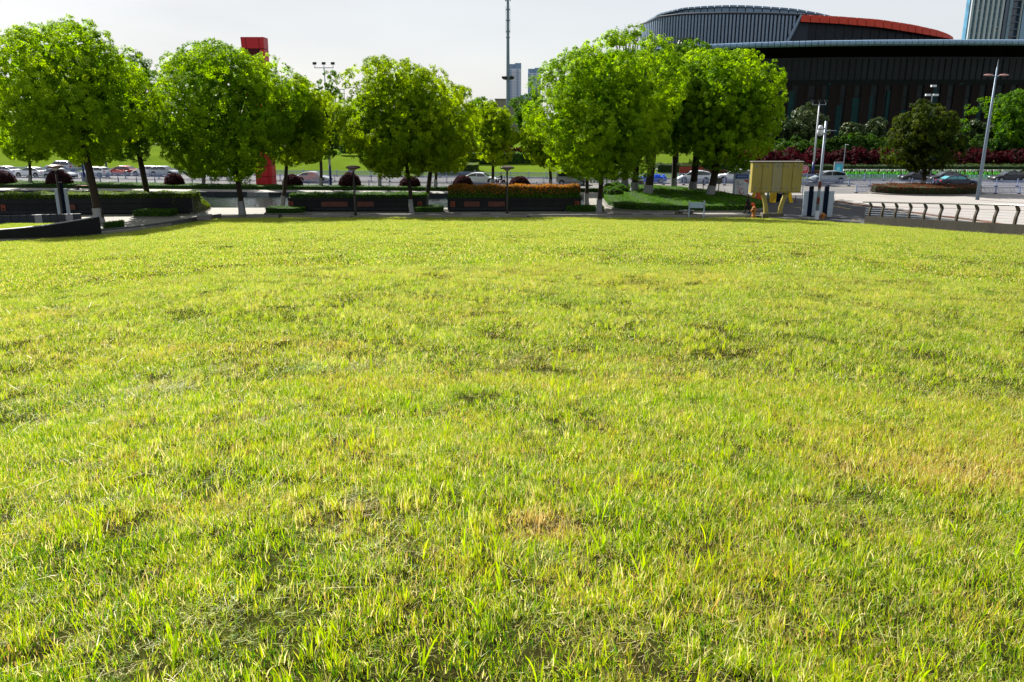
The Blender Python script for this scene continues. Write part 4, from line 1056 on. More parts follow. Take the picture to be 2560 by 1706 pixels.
# drum
DX, DYc, DA, DB = at(2005, 90, 222)[0], 222, 385 / 2020 * 222 * .985, 27
cap_px = [(1600, 60), (1639, 40), (1645, 34), (1709, 19), (1760, 15), (1815, 12.7), (1860, 13), (1900, 15), (1985, 21), (2049, 32), (2087, 41)]
wal_px = [(1600, 64), (1619.5, 57), (1645, 44.6), (1709, 37.5), (1815, 35), (1900, 35.5), (1998, 39)]
red_t = [(1998, 37), (2091, 41), (2197, 49), (2282, 62), (2346, 76), (2376, 87), (2391, 97)]
red_b = [(1993, 55), (2091, 60), (2197, 69), (2282, 82), (2367, 96), (2391, 101)]
def itp(tab, px): return float(np.interp(px, [t[0] for t in tab], [t[1] for t in tab]))
def dpt(phi, k=1.0): return (DX - DA * k * math.cos(phi), DYc - DB * k * math.sin(phi))
def pxof(x, y, z):
    dz = z - CAM_H; f = y * ct - dz * st_; return 1280 + FPX * x / f
mb = MB(); ph_split = None; K = 150; tops = []
for i in range(K + 1):
    ph = .02 + (math.pi - .04) * i / K; x, y = dpt(ph); px = pxof(x, y, 30)
    tops.append((ph, x, y, px))
ribs = MB(); core = MB(); lastc = None
for i, (ph, x, y, px) in enumerate(tops):
    if px > 2030: break
    z1 = zat(itp(wal_px, px), y) - (.8 if px > 1985 else 0)
    cur = (hp(x, y, ZR - 1.5), hp(x, y, z1))
    if lastc: core.add([lastc[0], cur[0], cur[1], lastc[1]], [(0, 1, 2, 3)])
    lastc = cur
core.build('drum_wall', M_drum2, hall)
ph = .03
while True:
    x, y = dpt(ph, 1.0); px = pxof(x, y, 30)
    if px > 1995: break
    z1 = zat(itp(wal_px, px), y); zl = ZR - 1.5
    if px > 1957: zl = ZR + (px - 1957) / 41 * (z1 - ZR) * .96
    tx, ty = DA * math.sin(ph), -DB * math.cos(ph); tl = math.hypot(tx, ty); an = math.atan2(ty, tx)
    ribs = MB(); ribs.box((0, 0, (zl + z1) / 2), (.44, .5, z1 - zl), an)
    o = ribs.build('drum_rib', M_drum, hall, loc=hp(x, y - .05, 0))
    ph += .82 / tl
x0, y0 = dpt(0); 
# slanted edge of the ribbed wall
ph_s = [t for t in tops if t[3] > 1957][0][0]; ph_e = [t for t in tops if t[3] > 1998][0][0]
a_ = dpt(ph_s, 1.012); b_ = dpt(ph_e, 1.012)
MB().tube([hp(a_[0], a_[1], ZR - .2), hp(b_[0], b_[1], zat(38, b_[1]))], .38, 6).build('slanted_edge', M_drum, hall)
# rim and cap panels
prev = None; rim = MB()
step = (math.pi - .04) / 62
for i in range(63):
    ph = .02 + step * i; x, y = dpt(ph, .965); px = pxof(x, y, 32)
    if px > 2089: break
    if prev:
        za, zb_ = zat(itp(cap_px, prev[2]), prev[1]), zat(itp(cap_px, px), y); la, lb = zat(itp(wal_px, min(prev[2], 1998)) + max(0, prev[2] - 1998) * .045 + 1, prev[1]), zat(itp(wal_px, min(px, 1998)) + max(0, px - 1998) * .045 + 1, y)
        g_ = .06; xa, ya, xb, yb_ = prev[0] + (x - prev[0]) * g_, prev[1] + (y - prev[1]) * g_, x - (x - prev[0]) * g_, y - (y - prev[1]) * g_
        if za > la and zb_ > lb - .3:
            p4 = [(xa, ya, la), (xb, yb_, lb), (xb, yb_ + .25, zb_), (xa, ya + .25, za)]; q4 = [(p[0], p[1] + .5, p[2]) for p in p4]
            MB().add([hp(*p) for p in p4 + q4], [(0, 1, 2, 3), (7, 6, 5, 4), (0, 4, 5, 1), (1, 5, 6, 2), (2, 6, 7, 3), (3, 7, 4, 0)]).build('cap_panel', mat('cap_glass', (.14, .21, .29), .3, .2, var=.25, scale=.3), hall)
    prev = (x, y, px)
rp = []
for i, (ph, x, y, px) in enumerate(tops):
    if px <= 2020: rp.append(hp(x, y - .15, zat(itp(wal_px, min(px, 1998)), y) + .1))
MB().tube(rp, .32, 6).build('drum_rim', M_drum2, hall)
# flat roof of the drum
rf = MB(); c_ = hp(DX, DYc + 5, 30.5); 
vv = [c_] + [hp(x, y + .8, min(zat(itp(cap_px, min(px, 2087)), y) - .3, 60) if px < 2087 else zat(itp(red_t, px), y) - .3) for ph, x, y, px in tops]
rf.add(vv, [(0, i + 1, i + 2) for i in range(len(vv) - 2)]); rf.build('drum_roof', M_drum2, hall)
# red crescent and the glass below it
ph = ph_e - .004; prev = None; gl = MB()
while ph < math.pi - .03:
    x, y = dpt(ph, 1.02); px = pxof(x, y, 28)
    if px > 2390: break
    tl = math.hypot(DA * math.sin(ph), DB * math.cos(ph))
    if prev:
        T0, T1 = zat(itp(red_t, prev[2]), prev[1]), zat(itp(red_t, px), y); B0, B1 = zat(itp(red_b, prev[2]), prev[1]), zat(itp(red_b, px), y)
        g_ = .035; xa, ya, xb, yb_ = prev[0] + (x - prev[0]) * g_, prev[1] + (y - prev[1]) * g_, x - (x - prev[0]) * g_, y - (y - prev[1]) * g_
        p4 = [(xa, ya - .5, B0), (xb, yb_ - .5, B1), (xb, yb_, T1), (xa, ya, T0)]; q4 = [(p[0], p[1] + .9, p[2]) for p in p4]
        MB().add([hp(*p) for p in p4 + q4], [(0, 1, 2, 3), (7, 6, 5, 4), (0, 4, 5, 1), (1, 5, 6, 2), (2, 6, 7, 3), (3, 7, 4, 0)]).build('red_panel', M_red, hall)
        gl.add([hp(prev[0], prev[1] + 1.2, ZR - 1), hp(x, y + 1.2, ZR - 1), hp(x, y + 1.2, B1 + .2), hp(prev[0], prev[1] + 1.2, B0 + .2)], [(0, 1, 2, 3)])
        for k in range(1):
            xm, ym = prev[0] + (x - prev[0]) * k / 2, prev[1] + (y - prev[1]) * k / 2
            if B0 > ZR + .3: MB().box((0, 0, (ZR + B0) / 2), (.10, .12, B0 - ZR + .4)).build('glazing_bar', M_drum2, hall, loc=hp(xm, ym + 1.05, 0))
    prev = (x, y, px); ph += 2.05 / tl
gl.build('crescent_glass', M_bglass, hall)
for z_ in (25, 26.2, 27.4, 28.6):
    pts = [hp(x, y + 1.0, z_) for ph, x, y, px in tops if 2000 < px < 2380 and zat(itp(red_b, px), y) > z_ + .3]
    if len(pts) > 2: MB().tube(pts, .05, 4).build('glazing_rail', M_drum2, hall)

# ------------------------------------------------------------------ towers
M_stone = mat('pale_stone', (.34, .39, .46), .8, var=.08, scale=.1)
M_bwin = mat('blue_window', (.04, .17, .30), .2, var=.6, scale=.25, spec=.8)
M_bdark = mat('dark_blue_glass', (.008, .03, .07), .2, var=.5, scale=.1, spec=.8)
M_far1 = mat('hazy_stone', (.44, .50, .60), .9, var=.05, scale=.02)  # distance haze is mixed into this pale colour
M_far2 = mat('hazy_blue_glass', (.16, .26, .40), .7, var=.2, scale=.02)  # glass colour lightened to paint in the haze
M_tan = mat('tan_render', (.20, .185, .165), .9, var=.06, scale=.1)
Y = 450; xl = at(2411, 50, Y)[0]; k_ = (at(2511, 50, Y)[0] - xl) / 100.0
tw = thing('office_tower', 'tall office tower with pale stone piers and blue windows at the upper right corner', 'tower', (xl, Y, 0))
Ht = 135
MB().box((17 * k_ * 5 + 8 * k_, 3, Ht / 2), (154 * k_, 4, Ht)).build('tower_core', M_bdark, tw)
MB().box((9.4 * k_, 1.9, Ht / 2), (2.2 * k_, 3.4, Ht)).build('corner_glass', M_bwin, tw)
for i in range(7):
    x = (13 + 12.6 * i) * k_
    MB().box((x, -.2, Ht / 2), (5.2 * k_, 2.4, Ht)).build('stone_pier', M_stone, tw)
    if i < 6:
        MB().box((x + 6.3 * k_, .55, Ht / 2), (7.2 * k_, .5, Ht)).build('window_strip', M_bwin, tw)
        mb = MB()
        for f in range(30): mb.box((x + 6.3 * k_, .25, 30 + f * 3.5), (7.3 * k_, .3, .9))
        mb.build('spandrel', M_far2, tw)
        MB().box((x + 6.3 * k_, .1, Ht / 2), (.7 * k_, .3, Ht)).build('window_mullion', M_stone, tw)
rk = random.Random(9)
for i in range(12):
    c_ = rk.randrange(6); f = rk.randrange(4, 27)
    MB().box(((19.3 + 12.6 * c_) * k_, -.35, 44 + f * 2.0), (4 * k_, .8, .25), 0, Matrix.Rotation(-.5, 4, 'X')).build('open_sash', mat('sash_white', (.5, .5, .5), .3), tw)
MB().box((100 * k_, 0, Ht / 2), (9 * k_, 2, Ht)).build('dark_recess', M_bdark, tw)
MB().box((108 * k_, -.9, Ht / 2), (7 * k_, 1.2, Ht)).build('glass_fin', mat('pale_blue_glass', (.13, .2, .27), .3, var=.3, scale=.3), tw)
MB().box((137 * k_, -.6, Ht / 2), (1.6 * k_, 1.2, Ht)).build('stone_pier', M_stone, tw)
MB().box((150 * k_, -.3, Ht / 2), (18 * k_, 1.6, Ht)).build('window_strip', M_far2, tw)
for f in range(32): MB().box((122 * k_, .2, 32 + f * 3.5), (26 * k_, 1.0, .5)).build('floor_band', M_bdark, tw)
Y = 900; sc_ = 1 / 2020 * Y * .96
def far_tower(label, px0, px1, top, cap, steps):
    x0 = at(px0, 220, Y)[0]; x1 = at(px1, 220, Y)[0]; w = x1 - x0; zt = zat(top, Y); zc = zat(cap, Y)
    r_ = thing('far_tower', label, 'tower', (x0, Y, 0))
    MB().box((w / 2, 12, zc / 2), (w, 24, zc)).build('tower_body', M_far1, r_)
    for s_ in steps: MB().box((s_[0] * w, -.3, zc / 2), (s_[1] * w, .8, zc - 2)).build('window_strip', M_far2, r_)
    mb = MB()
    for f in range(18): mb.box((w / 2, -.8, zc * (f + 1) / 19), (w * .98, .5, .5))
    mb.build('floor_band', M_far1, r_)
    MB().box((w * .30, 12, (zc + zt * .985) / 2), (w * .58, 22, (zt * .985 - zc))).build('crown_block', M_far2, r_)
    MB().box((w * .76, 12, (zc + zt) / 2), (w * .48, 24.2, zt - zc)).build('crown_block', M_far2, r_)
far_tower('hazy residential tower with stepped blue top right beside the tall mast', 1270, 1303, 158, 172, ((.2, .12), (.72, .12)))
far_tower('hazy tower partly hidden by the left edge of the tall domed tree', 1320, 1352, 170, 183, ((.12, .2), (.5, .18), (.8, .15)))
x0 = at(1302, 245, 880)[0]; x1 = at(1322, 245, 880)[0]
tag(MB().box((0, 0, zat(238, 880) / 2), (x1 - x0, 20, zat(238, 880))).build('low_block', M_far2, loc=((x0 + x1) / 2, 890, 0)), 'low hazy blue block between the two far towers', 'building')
Y = 262; x0 = at(1238, 255, Y)[0]; x1 = at(1345, 255, Y)[0]; zt = zat(249, Y)
r_ = thing('tan_building', 'flat tan building seen just above the treetops behind the tall mast', 'building', (x0, Y, 0))
MB().box(((x1 - x0) / 2, 8, zt / 2), (x1 - x0, 16, zt)).build('wall', M_tan, r_); MB().box(((x1 - x0) / 2, 8, zt + .1), (x1 - x0 + .4, 16.4, .25)).build('parapet', M_kerb, r_)
Y = 210; x0 = at(838, 230, Y)[0]; zt = zat(224, Y)
r_ = thing('roof_frame', 'pale rooftop frame peeping over the trees between the lamp mast and the round middle tree', 'roof structure', (x0, Y, 0))
for i in range(3): MB().tube([(i * 1.1, 0, 8), (i * 1.1, 0, zt)], .09, 6).build('post', mat('frame_white', (.4, .45, .5), .5), r_)
for z_ in (zt, zt - 1.0): MB().box((1.1, 0, z_), (2.6, .3, .2)).build('beam', MATS['frame_white'], r_)
# red pylon
Y = SY(at(662, 462, 105)[0]) - 11.8
b0, b1 = at(641, 463, Y)[0], at(682, 463, Y)[0]; t0, t1 = at(600, 92, Y)[0], at(659, 92, Y)[0]; zt = zat(92, Y)
r_ = thing('red_pylon', 'tall tapering red pylon of square panels rising behind the low hanging tree', 'monument', ((b0 + b1) / 2, Y, 0))
M_pyl = mat('pylon_red', (.42, .018, .025), .4, var=.12, scale=.5, dirt=.15); M_seam = mat('pylon_seam', (.06, .006, .008), .7)
bw, tw_ = b1 - b0, t1 - t0; cxm = ((t0 + t1) - (b0 + b1)) / 2; rows = 13; split = .62
MB().add([(-bw / 2 * .97, .12, 0), (bw / 2 * .97, .12, 0), (bw / 2 * .97, 1.7, 0), (-bw / 2 * .97, 1.7, 0), (cxm - tw_ / 2 * .97, .12, zt - .05), (cxm + tw_ / 2 * .97, .12, zt - .05), (cxm + tw_ / 2 * .97, 1.7, zt - .05), (cxm - tw_ / 2 * .97, 1.7, zt - .05)], [(3, 2, 1, 0), (4, 5, 6, 7), (0, 1, 5, 4), (1, 2, 6, 5), (2, 3, 7, 6), (3, 0, 4, 7)]).build('pylon_core', M_seam, r_)
for j in range(rows):
    for (u0, u1) in ((0, .22), (.22, .78), (.78, 1)):
        if j == rows - 2 and u0 == .22: continue
        z0, z1 = zt * j / rows + .04, zt * (j + 1) / rows - .04
        def X_(u, z): k = z / zt; w = bw + (tw_ - bw) * k; return cxm * k + (u - .5) * w
        P = [(X_(u0, z0) + .03, 0, z0), (X_(u1, z0) - .03, 0, z0), (X_(u1, z1) - .03, 0, z1), (X_(u0, z1) + .03, 0, z1)]; Q = [(p[0], 1.8, p[2]) for p in P]
        MB().add(P + Q, [(0, 1, 2, 3), (7, 6, 5, 4), (0, 4, 5, 1), (1, 5, 6, 2), (2, 6, 7, 3), (3, 7, 4, 0)]).build('red_panel', M_pyl, r_)

# ------------------------------------------------------------------ masts and lamps
M_steel = mat('galvanised_steel', (.20, .24, .29), .45, .3, var=.12, scale=2)
M_grey = mat('grey_blue_pole', (.14, .19, .25), .5, .2, var=.12, scale=1.5)
M_navy = mat('navy_paint', (.006, .018, .12), .4, var=.15); M_wht = mat('white_paint', (.50, .53, .58), .45, var=.08, dirt=.15); M_blk = mat('black_metal', (.012, .012, .014), .5, var=.2)
Y = 205; x = at(1270, 260, Y)[0]; zt = 62
r_ = thing('tall_mast', 'very tall steel mast with ring of floodlights and antennas in the middle sky', 'mast', (x, Y, 0))
MB().tube([(0, 0, 0), (0, 0, 14), (0, 0, 35), (0, 0, zt)], [.55, .44, .30, .22], 12).build('pole', M_grey, r_, smooth=True)
zf = zat(195, Y)
for i in range(6):
    a = i * math.pi / 3 + .2; ca, sa = math.cos(a), math.sin(a)
    MB().tube([(ca * .4, sa * .4, zf - .5), (ca * 1.0, sa * 1.0, zf - .35)], .07, 5).build('lamp_arm', M_grey, r_)
    MB().box((ca * 1.25, sa * 1.25, zf), (.35, .5, .75), a, Matrix.Rotation(.6, 4, 'Y')).build('floodlight', M_blk, r_)
for py in (94, 79, 51, 24): MB().lathe([(.1, -.1), (.52, -.1), (.52, .1), (.1, .1)], (0, 0, zat(py, Y)), 12).build('collar', M_grey, r_)
for s_ in (-1, 1): MB().tube([(s_ * .5, 0, zat(84, Y)), (s_ * .5, 0, zat(16, Y))], .05, 5).build('antenna_rod', M_wht, r_)
for s_, w in ((-.5, .3), (.55, .22)): MB().box((s_, 0, zat(0, Y) + 1), (w, .3, 2.6)).build('antenna_panel', M_grey, r_)
def flood_mast(label, pxb, pxt, pt, Y, blue_top, n=3, w=2.2, zb=0.0):
    x = at(pxb, 460, Y)[0]; zt = zat(pt, Y); zbl = zat(blue_top, Y)
    r_ = thing('light_mast', label, 'lamp post', (x, Y, zb))
    MB().tube([(0, 0, 0), (0, 0, zbl)], [.16, .15], 10).build('blue_shaft', M_navy, r_, smooth=True)
    MB().tube([(0, 0, zbl), (0, 0, zt)], [.14, .08], 10).build('white_shaft', M_wht, r_, smooth=True)
    MB().box((0, 0, zt), (w, .08, .08)).build('cross_arm', M_steel, r_)
    for i in range(n):
        xx = (i - (n - 1) / 2) * w / max(1, n - 1) * .95
        MB().box((xx, -.05, zt + .5), (.45, .12, .28), 0, Matrix.Rotation(-.5, 4, 'X')).build('floodlight', M_blk, r_)
        MB().box((xx, 0, zt + .18), (.06, .06, .3)).build('bracket', M_steel, r_)
    return r_
flood_mast('blue and white light mast with three square floodlights left of the round middle tree', 827, 815, 170, SY(-25) - 10.8, 413, 3, 2.3)
flood_mast('blue and white light mast with three small floodlights before the dark hall', 2029, 2050, 262, SY(40) + 12.2, 405, 3, 1.9)
for px, top, wt, Y_, lab in ((212, 393, 405, 109, 'short blue and white banner pole beside the trunk of the largest tree'), (269, 386, 388, 128, 'blue pole between the parked cars and the red car on the left'), (976, 425, 428, 126, 'short blue pole beyond the street behind the round middle tree'), (1462, 420, 424, 124, 'short blue pole beyond the fence right of the silver van')):
    x = at(px, 455 if Y_ < 115 else 440, Y_)[0]; zt = zat(top, Y_)
    r_ = thing('street_pole', lab, 'pole', (x, Y_, 0)); MB().tube([(0, 0, 0), (0, 0, zat(wt, Y_))], .13, 8).build('shaft', M_navy, r_, smooth=True); MB().tube([(0, 0, zat(wt, Y_)), (0, 0, zt + .3)], .12, 8).build('cap', M_wht, r_, smooth=True)
# tall twin lamp on the right
x, Y = G(2443, 500, .12); zt = zat(172, Y)
r_ = thing('twin_lamp_post', 'tall tapering street lamp with two flat oval heads on the right sidewalk', 'lamp post', (x, Y, .12))
MB().tube([(0, 0, 0), (0, 0, zt * .5), (0, 0, zt)], [.19, .15, .07], 12).build('pole', M_grey, r_, smooth=True)
MB().tube([(0, 0, zt), (0, 0, zt + .8)], [.06, .01], 8).build('spike', M_steel, r_)
for s_ in (-1, 1):
    z_ = zat(192, Y); MB().tube([(0, 0, z_ - .12), (s_ * .45, 0, z_ + .02)], .05, 6).build('arm', M_steel, r_)
    b_ = MB().lathe([(.01, -.09), (.28, -.07), (.46, .0), (.30, .08), (.01, .11)], (0, 0, 0), 14).build('lamp_head', mat('lamp_pink', (.30, .16, .16), .4), r_, loc=(s_ * .78, 0, z_ + .03)); b_.scale = (1.15, .6, 1)
x = at(2330, 245, 128)[0]; zt = zat(236, 128)
r_ = thing('flood_post', 'thin post with three floodlight boxes rising behind the olive street tree', 'lamp post', (x, 128, .5)); MB().tube([(0, 0, 0), (0, 0, zt - .5)], .08, 8).build('pole', M_steel, r_)
for dx, dz in ((0, 1.3), (-.65, 0), (.5, 0)): MB().box((dx, 0, zt - .6 + dz), (.75, .35, .3)).build('floodlight', M_wht, r_)
# mushroom lamps
def mushroom(label, px, pyb, pyt, z0=0.0, Yf=None):
    x, Y = G(px, pyb, z0); zt = zat(pyt, Y) - z0
    r_ = thing('mushroom_lamp', label, 'lamp', (x, Y, z0), 0, 'mushroom lamps on the plaza')
    MB().tube([(0, 0, 0), (0, 0, .3), (0, 0, zt - .45)], [.13, .10, .085], 10).build('post', mat('dark_bronze', (.035, .030, .027), .5, var=.2), r_, smooth=True)
    MB().lathe([(.09, -.5), (.16, -.42), (.40, -.28), (.44, -.24), (.09, -.26)], (0, 0, zt), 18).build('diffuser', mat('lamp_diffuser', (.42, .40, .36), .4), r_, smooth=True)
    MB().lathe([(.10, -.24), (.60, -.26), (.66, -.18), (.60, -.10), (.35, -.02), (.02, .0)], (0, 0, zt), 20).build('lamp_cap', mat('lamp_cap', (.13, .085, .075), .35, .2, var=.15), r_, smooth=True)
mushroom('mushroom lamp on the left in front of the twin white boards', 157, 547, 412)
mushroom('mushroom lamp left of the round middle tree before the middle black planter', 889, 539, 414)
mushroom('mushroom lamp in the centre before the orange red hedge', 1268, 534, 415)
# boards on navy posts
M_board = mat('white_board', (.30, .36, .42), .5, var=.08, dirt=.1); M_nav2 = mat('dark_navy', (.003, .007, .018), .8, spec=.08)
def board(label, px0, px1, pn, pb, pt, pnt, z0=0.0, lean=0):
    x, Y = G((px0 + px1) / 2, pb, z0); s_ = Y / FPX * 1.0; zt = zat(pt, Y) - z0; zn = zat(pnt, Y) - z0
    w = (px1 - px0) * s_ * .99; xn = (pn - (px0 + px1) / 2) * s_
    r_ = thing('notice_board', label, 'notice board', (x, Y, z0))
    for a, b_ in ((-w / 2, xn - .2), (xn + .2, w / 2)):
        if b_ - a > .1: beveled(MB().box(((a + b_) / 2, 0, zt / 2 + .03), (b_ - a - .02, .10, zt - .06)).build('board_panel', M_board, r_), .015, 1)
    MB().box((xn, -.02, zn / 2), (.36, .18, zn)).build('navy_post', M_nav2, r_)
board('white notice board split by a dark navy post, on the far left of the plaza', 146, 178, 163, 545, 472, 456)
board('left board of the white pair with a navy post, before the entrance drive', 2004, 2042, 2022, 541, 478, 466)
board('right board of the white pair with a navy post, behind the rusty camera pole', 2044, 2080, 2060, 542, 478, 466)

# ------------------------------------------------------------------ street fences
M_fen = mat('fence_paint', (.20, .25, .40), .5, var=.12, scale=1.5, dirt=.2); M_foot = mat('fence_foot', (.03, .035, .05), .7)
def fence(label, x0, x1, off, h=.86, pitch=2.6, fancy=True, mt=None):
    mt = mt or M_fen
    n = int((x1 - x0) / pitch); r_ = thing('street_fence', label, 'fence', (x0, SY(x0) + off, 0), 0, 'street fences')
    ox, oy = x0, SY(x0) + off
    pf = MB(); pf.box((0, 0, h * .52), (.09, .09, h * 1.04)); pf.lathe([(.0, .16), (.05, .12), (.07, .05), (.05, 0)], (0, 0, h * 1.04), 8)
    post = pf.build('post', mt, r_); foot = MB().box((0, 0, .05), (.34, .34, .10)).build('foot', M_foot, r_)
    pn = MB(); pn.box((pitch / 2, 0, h * .93), (pitch - .1, .05, .06)); pn.box((pitch / 2, 0, h * .18), (pitch - .1, .05, .05))
    if fancy: pn.box((pitch / 2, 0, h * .78), (pitch - .1, .03, .03))
    k = 17
    for i in range(k):
        pn.box((.12 + (pitch - .24) * i / (k - 1), 0, h * .55), (.055, .022, h * .74))
    pan = pn.build('picket_panel', mt, r_); pan['kind'] = 'stuff'
    for i in range(n + 1):
        x = x0 + i * pitch; y = SY(x) + off
        a = math.atan2(SY(x + pitch) - SY(x), pitch)
        for b_ in ((post, foot, pan) if i < n else (post, foot)):
            o = b_ if i == 0 else b_.copy()
            if i: C.objects.link(o)
            o.location = (x - ox, y - oy, 0)
            if b_ is pan: o.rotation_euler = (0, 0, a); o.scale = (1 / math.cos(a), 1, 1)
    return r_
fence('white and blue median fence along the middle of the whole street', -92, 82, 0)
fence('white and blue fence along the far side of the street', -86, 92, 10.0)
fence('near side fence behind the long hedge, ending by the island trees', -88, 9.5, -9.9)
fence('near side fence on the right behind the planting bed', 40, 84, -10.3)

# ------------------------------------------------------------------ cars
M_tyre = mat('tyre', (.010, .010, .011), .85); M_rim = mat('wheel_rim', (.25, .26, .28), .3, .6); M_win = mat('car_window', (.008, .014, .020), .08, var=.1, spec=.9)
M_tail = mat('tail_light', (.45, .01, .01), .2); M_head = mat('head_light', (.55, .58, .6), .15); M_trim = mat('black_trim', (.012, .012, .013), .6); M_plate = mat('blue_plate', (.01, .05, .3), .4)
M_wteal = mat('teal_window', (.03, .22, .26), .1, var=.1, spec=.9)
PROF = dict(
    saloon=dict(L=4.75, W=1.82, low=[(0.02, .30), (0, .62), (.06, .93), (.5, 1.0), (1.3, 1.0), (3.4, .94), (4.25, .80), (4.62, .66), (4.75, .48), (4.70, .24), (4.2, .20), (.5, .22)], gh=[(.45, .98), (1.15, 1.36), (1.75, 1.45), (2.35, 1.46), (2.75, 1.40), (3.6, .93)], wheels=(.92, 3.82), r=.33),
    hatch=dict(L=4.2, W=1.78, low=[(0.04, .30), (0, .70), (.06, 1.0), (.9, 1.0), (3.0, .96), (3.75, .85), (4.1, .66), (4.2, .46), (4.15, .24), (3.8, .20), (.5, .22)], gh=[(.08, .99), (.42, 1.38), (1.2, 1.50), (2.0, 1.51), (2.45, 1.44), (3.35, .93)], wheels=(.75, 3.4), r=.33),
    mpv=dict(L=4.6, W=1.82, low=[(0.04, .30), (0, .75), (.08, 1.05), (1.0, 1.06), (3.0, 1.0), (3.9, .90), (4.4, .70), (4.6, .48), (4.55, .25), (4.1, .20), (.5, .22)], gh=[(.12, 1.04), (.38, 1.42), (1.3, 1.60), (2.3, 1.60), (2.8, 1.50), (3.95, .90)], wheels=(.85, 3.7), r=.34),
    suv=dict(L=4.85, W=1.95, low=[(0.04, .40), (0, .90), (.06, 1.15), (1.0, 1.17), (3.4, 1.14), (4.4, 1.05), (4.75, .85), (4.85, .50), (4.75, .32), (4.2, .28), (.5, .3)], gh=[(.08, 1.15), (.45, 1.66), (1.2, 1.76), (2.6, 1.78), (2.95, 1.70), (3.6, 1.12)], wheels=(.95, 3.9), r=.39),
    van=dict(L=4.2, W=1.65, low=[(0.03, .35), (0, .80), (.03, 1.1), (1.5, 1.12), (3.4, 1.08), (3.95, .92), (4.12, .75), (4.2, .45), (4.1, .28), (3.7, .24), (.4, .26)], gh=[(.04, 1.1), (.14, 1.74), (.6, 1.86), (2.6, 1.86), (2.95, 1.76), (3.6, 1.04)], wheels=(.75, 3.35), r=.30),
    roadster=dict(L=4.3, W=1.8, low=[(0.04, .30), (0, .62), (.1, .86), (.9, .90), (2.9, .84), (3.8, .72), (4.2, .56), (4.3, .40), (4.2, .22), (3.8, .18), (.5, .2)], gh=[(2.35, .84), (2.4, .92), (2.5, 1.16), (2.52, 1.18), (2.56, 1.16), (2.95, .83)], wheels=(.8, 3.45), r=.33))
paints = {}
def paint(nm, col, metal=.25):
    if nm not in MATS: mat(nm, col, .3, metal, var=.03, spec=.4)
    MATS[nm].node_tree.nodes['Principled BSDF'].inputs['Coat Weight'].default_value = .2
    return MATS[nm]
def loft(poly, hw, hw_top, zspan, bev=.05):
    """side profile polygon swept across the width, sides drawn in towards the top"""
    mb = MB(); n = len(poly); z0, z1 = zspan
    def w(z): k = max(0, min(1, (z - z0) / (z1 - z0))); return hw + (hw_top - hw) * k
    A = [(p[0], -w(p[1]), p[1]) for p in poly]; B = [(p[0], w(p[1]), p[1]) for p in poly]
    mb.add(A + B, [tuple(range(n))[::-1], tuple(range(n, 2 * n))] + [(i, (i + 1) % n, n + (i + 1) % n, n + i) for i in range(n)])
    return mb
